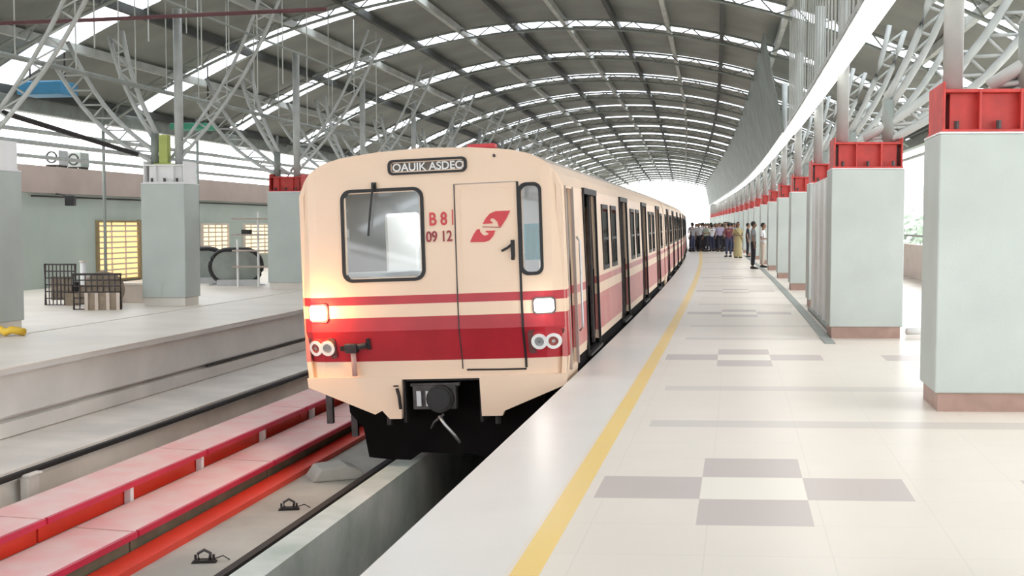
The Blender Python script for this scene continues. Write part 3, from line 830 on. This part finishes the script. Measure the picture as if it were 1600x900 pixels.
# corner join strip between cab front edge and the body shell
js = MB(); zz = [-.12, 0, .17, .2, .64, .775, .865, .95, 1.4, 1.95, 2.02, 2.08, 2.14, 2.19, 2.24, 2.28, 2.31, 2.335, 2.35, 2.375, 2.395]
for s in (-1, 1):
    for a, b in zip(zz, zz[1:]):
        js.add([(s * hw(a), vf(hw(a), a), a), (s * hw(a), .02, a), (s * hw(b), .02, b), (s * hw(b), vf(hw(b), b), b)], [(0, 1, 2, 3)], stripe_mi((a + b) / 2))
js.build('cab_corner', [M['cream'], M['red']], coach)
# skirt
sk = [(-1.40, .0), (-1.39, -.10), (-.66, -.40), (-.58, -.36), (-.5, -.45), (-.37, -.45), (-.35, -.03), (.49, -.03), (.50, -.43), (.72, -.43), (.74, -.38), (1.41, -.11), (1.41, .0)]
MB().prism(sk, -.06, .02).build('front_skirt', M['cream'], coach)
# coupler pocket + coupler
pk = MB(); pk.box(-.36, -.33, .0, 1.2, -.5, -.02); pk.box(.47, .5, .0, 1.2, -.5, -.02); pk.box(-.36, .5, .0, 1.2, -.05, -.02); pk.box(-.36, .5, 1.1, 1.2, -.5, -.02)
pk.build('coupler_pocket', M['dark'], coach)
cp = MB(); cp.box(-.25, .22, -.02, .1, -.36, -.10); cp.box(-.28, .26, -.0, .06, -.12, -.08)
cp.tube([(.05, .1, -.28), (.05, 1.3, -.28)], .09, 10)
co = cp.build('coupler', M['grime'], coach, bevel=.01)
MB().prism(circ(.06, -.24, .12, 20), -.12, -.02).build('coupler_face', M['black'], co)
MB().ring(circ(.06, -.24, .145, 20), circ(.06, -.24, .12, 20), -.1, -.02).build('coupler_ring', M['dark'], co)
MB().box(-.2, -.15, -.05, -.02, -.32, -.16).box(-.1, -.06, -.05, -.02, -.32, -.16).build('lug', M['steel'], co)
MB().tube([(.05, -.1, -.42), (.12, -.15, -.5), (.22, -.14, -.62), (.26, -.1, -.7)], .018, 8).build('air_hose', M['steel'], coach, smooth=True)
MB().tube([(.1, -.1, -.4), (.0, -.12, -.48), (-.04, -.1, -.55)], .015, 8).build('air_hose', M['grime'], coach, smooth=True)
for x in (-.52, .66):
    MB().tube([(x, .0, -.52), (x, .0, -.36)], .03, 8).build('step_peg', M['dark'], coach)
MB().tube([(-.40, -.09, -.12), (-.38, -.09, -.2), (-.37, -.08, -.34)], .018, 8).tube([(-.41, -.09, -.1), (-.41, -.09, -.09)], .03).build('cock_handle', M['dark'], coach)
# life guards / brackets at the lower left
MB().box(-1.33, -1.26, .3, .36, -.55, -.1).box(-1.15, -1.08, .6, .66, -.75, -.1).build('guard_bracket', M['grime'], coach)
MB().prism([(-1.12, -.14), (-1.1, -.45), (-.95, -.62), (-.9, -.95), (-.45, -1.0), (-.3, -.9), (.3, -.92), (.5, -1.0), (1.0, -.95), (1.12, -.14)], .42, .48).build('shade_plate', M['shadeblk'], coach)  # added dark plate standing in for the shade under the train
# windscreen
def shift(o, dy, tilt=0, u0=0, z0=0):
    return o
def at_face(mbx, dy=0.0):
    """wrap local flat geometry (y around 0) onto the cab front"""
    mbx.v = [(x, y + vf(x, z) + dy, z) for x, y, z in mbx.v]; return mbx
oR = rrect(-.925, -.015, 1.015, 1.995, .11); iR = rrect(-.89, -.05, 1.05, 1.96, .085)
ws = at_face(MB().ring(oR, iR, -.035, .02)).build('windscreen_seal', M['black'], coach)
q = MB().prism(iR, -.008, .002); at_face(q).build('windscreen', M['glass'], ws)
q = MB().ring(rrect(-.865, -.075, 1.075, 1.935, .07), rrect(-.90, -.04, 1.04, 1.97, .09), -.012, .0); q = None
wi = MB().tube([(-.545, -.06, 2.04), (-.55, -.07, 1.99), (-.59, -.05, 1.75), (-.62, -.045, 1.5)], .012, 6)
wi.box(-.57, -.52, -.05, .0, 1.98, 2.06)
at_face(wi).build('wiper_arm', M['black'], coach)
# small scraps low on the screen
oR = rrect(.985, 1.225, 1.03, 1.985, .08); iR = rrect(1.015, 1.195, 1.065, 1.95, .06)
sw = at_face(MB().ring(oR, iR, -.035, .02)).build('side_window_seal', M['black'], coach)
at_face(MB().prism(iR, -.008, .002)).build('side_window', M['glass'], sw)
# destination sign
oR = rrect(-.39, .46, 2.125, 2.285, .055); iR = rrect(-.36, .43, 2.15, 2.26, .035)
sg = at_face(MB().ring(oR, iR, -.035, .02)).build('destination_sign', M['black'], coach)
at_face(MB().box(-.37, .44, .0, .03, 2.14, 2.27)).build('sign_backing', mat('sign_grey_brown', (.16, .13, .11), .5, noise=.3, nscale=12), sg)
# headlamp pods
for (c, m_, nm) in ((-1.22, M['lampo'], 'headlamp'), (1.215, M['lampw'], 'headlamp')):
    hb = at_face(MB().prism(rrect(c - .115, c + .115, .63 if c > 0 else .60, .80, .04), -.04, .02)).build(nm, M['redlip'] if c < 0 else M['grime'], coach)
    at_face(MB().prism(rrect(c - .1, c + .1, .645 if c > 0 else .62, .785, .035), -.052, -.036)).build('lens', m_, hb)
    lp = bpy.data.lights.new('headlamp_beam', 'POINT'); lp.energy = 26 if c < 0 else 2; lp.color = (1, .5, .15) if c < 0 else (1, .95, .85); lp.shadow_soft_size = .06
    lo = bpy.data.objects.new('headlamp_glow', lp); COL.objects.link(lo); lo.parent = coach; lo.location = (c, vf(c, .7) - .16, .7)
# tail lamp pods
for c0, c1, back in ((-1.385, -1.05, False), (1.03, 1.405, True)):
    z0, z1 = (.22, .42) if c0 < 0 else (.225, .455)
    cc = (c0 + c1) / 2; zc = (z0 + z1) / 2
    tb = at_face(MB().prism(rrect(c0, c1, z0 - .01, z1 + .01, .03), -.036, .02)).build('tail_lamp', M['tailplate'], coach)
    for k, s in ((-1, .0), (1, 0)):
        x = cc + k * .072 - .0
        ro = at_face(MB().ring(circ(x, zc, .082, 24), circ(x, zc, .05, 24), -.055, -.02)).build('lamp_ring', M['white'], tb)
        at_face(MB().prism(circ(x, zc, .05, 24), -.042, -.02)).build('lamp_lens', M['redlens'] if (k < 0) == (c0 < 0) else M['lens'], tb)
        at_face(MB().prism(circ(x, zc, .018, 12), -.045, -.035)).build('bulb', M['steel'], ro)
# jumper socket
jb = at_face(MB().box(-.93, -.80, -.12, .02, .27, .37).tube([(-.80, -.06, .33), (-.70, -.05, .35)], .035)).build('jumper_socket', M['grime'], coach, bevel=.01)
at_face(MB().tube([(-.855, -.07, .27), (-.855, -.08, .18), (-.855, -.075, .02)], .03, 8)).build('jumper_cable', mat('jumper_pink', (.6, .35, .3), .5, noise=.2), jb, smooth=True)
at_face(MB().box(-1.0, -.93, -.05, .0, .29, .34).box(-.70, -.66, -.05, .0, .3, .42)).build('hinge_lug', M['dark'], jb)
# cab door
dr = MB()
zpts = [.07, .17, .5, .9, 1.3, 1.7, 2.0]
dr.tube([(.315, -.02, z) for z in zpts], .008, 5)
at_face(dr).build('door_seam_left', M['grime'], coach)
at_face(MB().tube([(.978 + .012 * (2 - z) / 2, -.022, z) for z in zpts[:1] + zpts[1:]], .014, 5)).build('door_seam_right', M['black'], coach)
at_face(MB().tube([(.315, -.02, 2.0), (.6, -.02, 2.0), (.975, -.02, 2.0)], .006, 5)).build('door_seam_top', M['brown'], coach)
at_face(MB().tube([(.36, -.022, .06), (.7, -.022, .055), (.99, -.022, .055)], .010, 5)).build('door_sill', M['dark'], coach)
at_face(MB().ring(rrect(.36, .94, .95, 1.96, .03), rrect(.375, .925, .965, 1.945, .025), -.025, -.015)).build('door_panel', M['cream'], coach)
hd = MB().tube([(.80, -.05, 1.29), (.86, -.05, 1.32), (.91, -.03, 1.36)], .014, 6); hd.box(.895, .935, -.045, .0, 1.24, 1.40); hd.tube([(.915, -.04, 1.24), (.915, -.06, 1.2)], .02, 6)
at_face(hd).build('door_handle', M['black'], coach)
# roof marker light
MB().box(.45, .75, -.02, .12, 2.36, 2.41).build('marker_lamp', M['redlet'], coach, bevel=.015)
at_face(MB().tube([(.75, -.02, 2.27), (.75, -.04, 2.28)], .015, 8)).build('bolt', M['grime'], coach)
# lettering and emblem
def text(body, size, u, z, m_, name, parent, sx=1.0, dy=-.026, align='LEFT'):
    cu = bpy.data.curves.new(name, 'FONT'); cu.body = body; cu.size = size; cu.extrude = .003; cu.align_x = align; cu.offset = .0035 * size / .2
    tmp = bpy.data.objects.new('tmp_text', cu); COL.objects.link(tmp)
    dg = bpy.context.evaluated_depsgraph_get(); me = bpy.data.meshes.new_from_object(tmp.evaluated_get(dg))
    bpy.data.objects.remove(tmp)
    for v in me.vertices:
        x, y, zz_ = v.co; X = u + x * sx; Z = z + y; v.co = (X, vf(X, Z) + dy - zz_, Z)
    me.materials.clear(); me.materials.append(m_)
    o = bpy.data.objects.new(name, me); COL.objects.link(o); o.parent = parent; return o
text('B 8', .19, .035, 1.585, M['redlet'], 'fleet_letter', coach, .78)
text('09 12', .155, .0, 1.415, M['dkred'], 'fleet_number', coach, .80)
at_face(MB().box(.285, .295, -.03, -.02, 1.58, 1.74)).build('fleet_letter_bar', M['redlet'], coach)
text('OAUIK ASDEO', .115, -.345, 2.165, M['white'], 'sign_lettering', sg, 1.02, dy=-.008)
up = [(0.607, 1.576), (0.636, 1.628), (0.683, 1.679), (0.745, 1.703), (0.897, 1.702), (0.857, 1.625), (0.796, 1.538), (0.772, 1.546), (0.764, 1.589), (0.728, 1.627), (0.694, 1.629), (0.686, 1.606), (0.713, 1.588), (0.706, 1.577)]
lo_ = [(0.469, 1.394), (0.503, 1.467), (0.543, 1.522), (0.574, 1.524), (0.576, 1.497), (0.605, 1.463), (0.629, 1.455), (0.66, 1.464), (0.667, 1.48), (0.634, 1.491), (0.641, 1.504), (0.736, 1.504), (0.714, 1.451), (0.671, 1.403), (0.623, 1.39)]
ln = [(0.602, 1.551), (0.789, 1.539), (0.796, 1.538), (0.788, 1.530), (0.602, 1.543)]
lg = at_face(MB().prism(up, -.028, -.02)).build('emblem', M['redlet'], coach)
at_face(MB().prism(lo_, -.028, -.02)).build('emblem_lower', M['redlet'], lg)
at_face(MB().prism(ln, -.028, -.02)).build('emblem_line', M['dkred'], lg)
# cab interior
ci = MB(); ci.box(-1.34, 1.34, 1.35, 1.39, -.02, 2.1); ci.build('cab_bulkhead', M['intgrey'], coach)
MB().box(-1.3, 1.3, .02, 1.35, -.06, -.02).build('cab_floor', M['intdark'], coach)
MB().prism([(.05, .95), (.12, 1.12), (.6, 1.05), (.6, .6), (.05, .6)], -1.2, .1, 'x').build('control_desk', M['intgrey'], coach, bevel=.02)
MB().box(-.75, -.35, .9, 1.02, .5, 1.75).box(-.75, -.35, .6, 1.0, .45, .55).build('driver_seat', M['white'], coach, bevel=.04)
MB().box(-.25, .02, 1.28, 1.345, .9, 2.0).build('cab_cupboard', M['intgrey'], coach, bevel=.01)
MB().box(1.0, 1.3, 1.0, 1.34, .2, 1.15).build('side_cupboard', M['white'], coach, bevel=.01)
cl = MB()
for k in range(8):
    x = 1.0 + .03 * k; cl.tube([(x, .22 + .01 * (k % 2), 1.56), (x, .21 + .01 * (k % 2), 1.18)], .022, 10)
cl.build('teal_curtain', M['seatblue'], coach)
for k in ():
    dlm = MB().box(-.5 + k * .6, -.1 + k * .6, .5, .9, 2.14, 2.16).build('cab_fill_box', M['lampw'], coach)
cabl = bpy.data.lights.new('cab_fill_light', 'AREA'); cabl.energy = 26; cabl.size = .5; cabl.color = (.95, .98, 1)  # unseen light added to brighten the cab and the teal curtain
cablo = bpy.data.objects.new('cab_fill_light', cabl); COL.objects.link(cablo); cablo.parent = coach; cablo.location = (-.1, .6, 2.1)
MB().box(-.38, .18, .35, .85, 2.11, 2.15).build('cab_fill_box', M['white'], coach)  # plain box added above the fill light
# side cab door
sd = MB().box(1.33, 1.36, .32, .88, .03, 1.9).build('cab_side_door', M['rooft'], coach)
MB().box(1.325, 1.366, .42, .78, 1.0, 1.7).build('door_window', M['black'], sd)
MB().box(1.36, 1.366, .32, .88, .17, .64).build('door_stripe', M['red'], sd)
MB().box(1.36, 1.366, .32, .88, .775, .865).build('door_stripe', M['red'], sd)
for y in (.96,):
    MB().tube([(1.44, y, .35), (1.475, y, .4), (1.475, y, 1.35), (1.44, y, 1.4)], .014, 6).build('grab_rail', M['steel'], coach, smooth=True)
MB().box(1.40, 1.43, .27, .31, .0, 1.95).box(1.40, 1.43, .89, .93, 0, 1.95).build('cab_door_jamb', M['brown'], coach)
coach_frame(coach, D0)
# trailing coaches
tr = empty('metro_coach', 'cream and red second coach coupled behind the leading coach', 'metro coach')
coach_body(tr, False)
bl = MB()
for k in range(5):
    y = -.62 + .125 * k
    bl.ring(rrect(-.62, .62, -.05, 2.08, .1), rrect(-.5, .5, .02, 1.98, .08), y, y + .07)
bl.ring(rrect(-.56, .56, -.0, 2.02, .1), rrect(-.5, .5, .02, 1.98, .08), -.62, .0)
bl.build('gangway_bellows', M['black'], tr)
coach_frame(tr, D0 + (TL + .65) * .983)
tr2 = copy_tree(tr); coach_frame(tr2, D0 + 2 * (TL + .65) * .984); tag(tr2, 'cream and red third coach, far along the curve beside the crowd')
tr3 = copy_tree(tr); coach_frame(tr3, D0 + 3 * (TL + .65) * .985); tag(tr3, 'cream and red fourth coach, farthest from the camera')

# ------------------------------------------------------------------ people
def skin(verts, edges, radii, lv=1):
    me = bpy.data.meshes.new('s'); me.from_pydata(verts, edges, [])
    o = bpy.data.objects.new('s', me); COL.objects.link(o)
    sk_ = o.modifiers.new('s', 'SKIN'); sk_.use_smooth_shade = True
    for i, r in enumerate(radii):
        me.skin_vertices[0].data[i].radius = r if isinstance(r, tuple) else (r, r)
        me.skin_vertices[0].data[i].use_root = (i == 0)
    o.modifiers.new('d', 'SUBSURF').levels = lv
    dg = bpy.context.evaluated_depsgraph_get()
    m2 = bpy.data.meshes.new_from_object(o.evaluated_get(dg)); bpy.data.objects.remove(o)
    vs = [tuple(v.co) for v in m2.vertices]; fs = [tuple(p.vertices) for p in m2.polygons]
    bpy.data.meshes.remove(m2); return vs, fs
def ellip(mb, c, r, nu=14, nv=9, cut=None, mi=0):
    vs = []; fs = []
    for j in range(nv + 1):
        ph = math.pi * j / nv
        for i in range(nu):
            a = 2 * math.pi * i / nu; vs.append((c[0] + r[0] * math.sin(ph) * math.cos(a), c[1] + r[1] * math.sin(ph) * math.sin(a), c[2] + r[2] * math.cos(ph)))
    for j in range(nv):
        for i in range(nu): fs.append((j * nu + i, j * nu + (i + 1) % nu, (j + 1) * nu + (i + 1) % nu, (j + 1) * nu + i))
    mb.add(vs, fs, mi)
def person_mesh(pose):
    st = pose.get('stride', .0); el = pose.get('elbow', .0); dress = pose.get('dress', False)
    J = {}
    J['pel'] = (0, 0, .92); J['wst'] = (0, .0, 1.06); J['chs'] = (0, .01, 1.24); J['nek'] = (0, .0, 1.42); J['hd0'] = (0, -.005, 1.50)
    for s, n_ in ((-1, 'L'), (1, 'R')):
        k = s * st
        J['hip' + n_] = (s * .09, 0, .88); J['kne' + n_] = (s * .10, -k * .5 - .01, .50); J['ank' + n_] = (s * .11, -k + (.02), .08)
        J['shd' + n_] = (s * .175, .01, 1.365)
        bend = el if (s > 0 or pose.get('both')) else 0
        J['elb' + n_] = (s * .235, .04 + k * .3, 1.10)
        if bend: J['wri' + n_] = (s * (.20 - .1 * bend), -.20 * bend - .04, 1.10 - .22 * (1 - bend) + .04)
        else: J['wri' + n_] = (s * .255, -.01 + k * .5, .86)
    def build(keys, edges, rad): 
        idx = {k_: i for i, k_ in enumerate(keys)}
        return skin([J[k_] for k_ in keys], [(idx[a], idx[b]) for a, b in edges], rad)
    keys = ['pel', 'wst', 'chs', 'nek', 'hd0', 'hipL', 'kneL', 'ankL', 'hipR', 'kneR', 'ankR', 'shdL', 'elbL', 'wriL', 'shdR', 'elbR', 'wriR']
    ed = [('pel', 'wst'), ('wst', 'chs'), ('chs', 'nek'), ('nek', 'hd0'), ('pel', 'hipL'), ('hipL', 'kneL'), ('kneL', 'ankL'), ('pel', 'hipR'), ('hipR', 'kneR'), ('kneR', 'ankR'), ('chs', 'shdL'), ('shdL', 'elbL'), ('elbL', 'wriL'), ('chs', 'shdR'), ('shdR', 'elbR'), ('elbR', 'wriR')]
    rad = [(.13, .1), (.12, .09), (.15, .1), .055, .05, .075, .055, .035, .075, .055, .035, .05, .036, .026, .05, .036, .026]
    body = MB(); body.add(*build(keys, ed, rad))
    # head, nose, ears, lips
    ellip(body, (0, -.015, 1.575), (.075, .092, .108)); ellip(body, (0, -.05, 1.525), (.05, .055, .05), 10, 6)
    ellip(body, (0, -.112, 1.565), (.013, .018, .022), 6, 5)
    for s in (-1, 1): ellip(body, (s * .076, -.005, 1.57), (.01, .02, .03), 6, 5)
    ellip(body, (0, -.102, 1.527), (.022, .01, .007), 8, 4)
    for s in (-1, 1): ellip(body, (s * .03, -.103, 1.585), (.012, .007, .007), 6, 4, mi=1)
    for s, n_ in ((-1, 'L'), (1, 'R')):
        w_ = Vector(J['wri' + n_]); d_ = (w_ - Vector(J['elb' + n_])).normalized(); sd_ = Vector((0, 1, 0)) if abs(d_.y) < .7 else Vector((s, 0, 0))
        nn = d_.cross(sd_).normalized(); sd_ = nn.cross(d_).normalized()
        body.tube([w_ - d_ * .02, w_ + d_ * .04, w_ + d_ * .085], [.024, .034, .03], 8)
        for q_, (o1, ln_) in enumerate(((-.027, .062), (-.009, .075), (.009, .070), (.026, .055))):
            b0 = w_ + d_ * .08 + sd_ * o1; body.tube([b0, b0 + d_ * ln_ * .5 + nn * .004, b0 + d_ * ln_ * .9 + nn * .022], [.009, .0085, .007], 6)
        b0 = w_ + d_ * .03 - sd_ * .026; body.tube([b0, b0 + d_ * .03 - sd_ * .022, b0 + d_ * .06 - sd_ * .024 + nn * .01], [.011, .0095, .008], 6)
    sh = MB()
    if not dress:
        k2 = ['wst', 'pel', 'chs', 'nk2', 'shdL', 'el2L', 'shdR', 'el2R']
        J['nk2'] = (0, .005, 1.405)
        for n_ in 'LR':
            a, b = Vector(J['shd' + n_]), Vector(J['elb' + n_]); J['el2' + n_] = tuple(a + (b - a) * .8)
        sh.add(*build(k2, [('wst', 'pel'), ('wst', 'chs'), ('chs', 'nk2'), ('chs', 'shdL'), ('shdL', 'el2L'), ('chs', 'shdR'), ('shdR', 'el2R')], [(.15, .115), (.155, .125), (.175, .125), (.07, .07), .068, .058, .068, .058]))
    else:
        vs = []; prof_ = [(.20, .05), (.21, .2), (.19, .5), (.185, .8), (.15, 1.02), (.17, 1.25), (.15, 1.38), (.06, 1.43)]
        for r, z in prof_:
            for i in range(16):
                a = 2 * math.pi * i / 16; rr = r * (1 + .05 * math.cos(4 * a)); vs.append((rr * math.cos(a), rr * .75 * math.sin(a), z))
        fs = [(j * 16 + i, j * 16 + (i + 1) % 16, (j + 1) * 16 + (i + 1) % 16, (j + 1) * 16 + i) for j in range(len(prof_) - 1) for i in range(16)]
        sh.add(vs, fs)
        for n_ in 'LR':
            a, b = Vector(J['shd' + n_]), Vector(J['elb' + n_]); sh.tube([a, a + (b - a) * .5, a + (b - a) * .9], [.065, .055, .05], 10)
        sh.tube([(-.16, -.1, 1.38), (0, -.14, 1.15), (.18, -.1, .95), (.2, .05, .7)], [.03, .05, .05, .03], 8)
    tr_ = MB()
    if not dress:
        k3 = ['pel', 'hipL', 'kneL', 'anuL', 'hipR', 'kneR', 'anuR', 'wst']
        for n_ in 'LR':
            a, b = Vector(J['kne' + n_]), Vector(J['ank' + n_]); J['anu' + n_] = tuple(a + (b - a) * .93)
        tr_.add(*build(k3, [('pel', 'hipL'), ('hipL', 'kneL'), ('kneL', 'anuL'), ('pel', 'hipR'), ('hipR', 'kneR'), ('kneR', 'anuR'), ('pel', 'wst')], [(.14, .11), .095, .075, .06, .095, .075, .06, (.13, .1)]))
    so = MB()
    for n_ in 'LR':
        a = J['ank' + n_]; so.prism([(a[1] + .06, 0), (a[1] - .20, 0), (a[1] - .19, .04), (a[1] - .06, .085), (a[1] + .055, .085)], a[0] - .042, a[0] + .042, 'x')
    ha = MB(); ellip(ha, (0, .005, 1.605), (.086, .095, .098), 16, 8)
    # open the hair over the face: keep only vertices behind the forehead
    keep = [not (ha.v[v][1] < -.055 and ha.v[v][2] < 1.63) for v in range(len(ha.v))]
    fs2 = [(f, m_) for f, m_ in zip(ha.f, ha.m) if all(keep[i] for i in f)]
    ha.f = [f for f, _ in fs2]; ha.m = [m_ for _, m_ in fs2]
    if pose.get('long'): ha.tube([(0, .07, 1.6), (0, .1, 1.5), (0, .1, 1.38)], [.06, .055, .035], 8)
    return dict(body=body, shirt=sh, trousers=tr_, shoe_pair=so, hair=ha)
M['skin'] = mat('brown_skin', (.30, .16, .10), .6, noise=.08)
M['eye'] = mat('dark_eye', (.02, .015, .01), .3, noise=.1)
M['hair'] = mat('black_hair', (.012, .011, .012), .6, noise=.2)
def cloth(nm, c): M[nm] = mat('cloth_' + nm, c, .85, noise=.18, nscale=14, bump=.2, bscale=60)
cloth('white', (.78, .78, .80)); cloth('lilac', (.42, .38, .52)); cloth('grey', (.28, .30, .31)); cloth('black', (.03, .03, .04)); cloth('khaki', (.50, .42, .22))
cloth('navy', (.06, .07, .13)); cloth('palegreen', (.45, .52, .42)); cloth('beige', (.55, .47, .38)); cloth('maroon', (.2, .05, .07)); cloth('steelblue', (.28, .36, .48))
POSES = [dict(), dict(elbow=.9), dict(stride=.16), dict(elbow=.8, both=True), dict(dress=True, elbow=.7, both=True, long=True)]
CACHE = {}
def person(pi, shirt, trou, d, t, face_deg, scale, label, group=None):
    if pi not in CACHE:
        e = empty('person', label, 'person')
        pm = person_mesh(POSES[pi])
        parts = {}
        for k_, mbx in pm.items():
            if not mbx.v: continue
            nm = {'shirt': 'dress' if POSES[pi].get('dress') else 'shirt', 'shoe_pair': 'shoes'}.get(k_, k_)
            mm = {'body': [M['skin'], M['eye']], 'shirt': M['white'], 'trousers': M['black'], 'shoe_pair': M['black'], 'hair': M['hair']}[k_]
            mbx.build(nm, mm, e, smooth=(k_ != 'shoe_pair'))
        CACHE[pi] = e; o = e
    else: o = copy_tree(CACHE[pi])
    for ch in o.children:
        nm = ch.name.split('.')[0]
        mm = shirt if nm in ('shirt', 'dress') else trou if nm == 'trousers' else None
        if mm:
            ch.material_slots[0].link = 'OBJECT'; ch.material_slots[0].material = M['white' if False else mm] if mm in M else None
    o.location = PY(d, t, 0); o.rotation_euler = (0, 0, RZ(d) + math.radians(face_deg)); o.scale = (scale,) * 3
    for k_ in ('group',):
        if k_ in o: del o[k_]
    tag(o, label, 'person', group)
    return o
for k_ in ('white', 'lilac', 'grey', 'black', 'khaki', 'navy', 'palegreen', 'beige', 'maroon', 'steelblue'):
    M['c_' + k_] = bpy.data.materials['cloth_' + k_]
M['white'] = bpy.data.materials['white_paint']; M['black'] = bpy.data.materials['black_rubber']
person(0, 'c_grey', 'c_black', 42.3, 2.62, 95, 1.0, 'person in grey top and dark trousers, nearest the camera by the right columns')
person(3, 'c_white', 'c_beige', 43.6, 3.02, 80, .97, 'person in a white shirt with arms folded forward against the right column')
person(4, 'c_khaki', 'c_khaki', 56.0, 2.45, 20, 1.0, 'person in a long khaki dress standing in front of the crowd')
person(1, 'c_maroon', 'c_navy', 57.5, 2.05, 200, .98, 'person in a maroon top just left of the khaki dress')
person(0, 'c_black', 'c_black', 57.0, 2.95, 90, .97, 'person all in black just right of the khaki dress')
cl_ = ['c_grey', 'c_white', 'c_black', 'c_palegreen', 'c_lilac', 'c_white', 'c_lilac', 'c_steelblue']
nmc = {'c_grey': 'dark grey', 'c_white': 'white', 'c_black': 'black', 'c_palegreen': 'pale green', 'c_lilac': 'lilac', 'c_steelblue': 'steel blue'}
random.seed(11)
k = 0
for row, dd in enumerate((69.0, 70.4, 72.0, 74.0, 76.2)):
    for j in range(8):
        if row % 2 and j == 7: continue
        t = .3 + j * .38 + (row % 2) * .2 + random.uniform(-.03, .03)
        sh = cl_[(j + row * 3) % 8]
        if row == 0 and j in (0, 2, 3, 5): sh = ('c_grey', 0, 'c_palegreen', 'c_white', 0, 'c_lilac')[j]
        person((0, 2, 1, 3)[(j + row) % 4], sh, 'c_black' if (j + row) % 3 else 'c_navy', dd + (.45 if j % 2 else -.45) + random.uniform(-.15, .15), t, random.uniform(-50, 50) + (180 if k % 3 == 0 else 0), random.uniform(.93, 1.03),
               'person in %s shirt and dark trousers in the crowd at the far end' % nmc[sh], 'crowd members in %s' % nmc[sh])
        k += 1
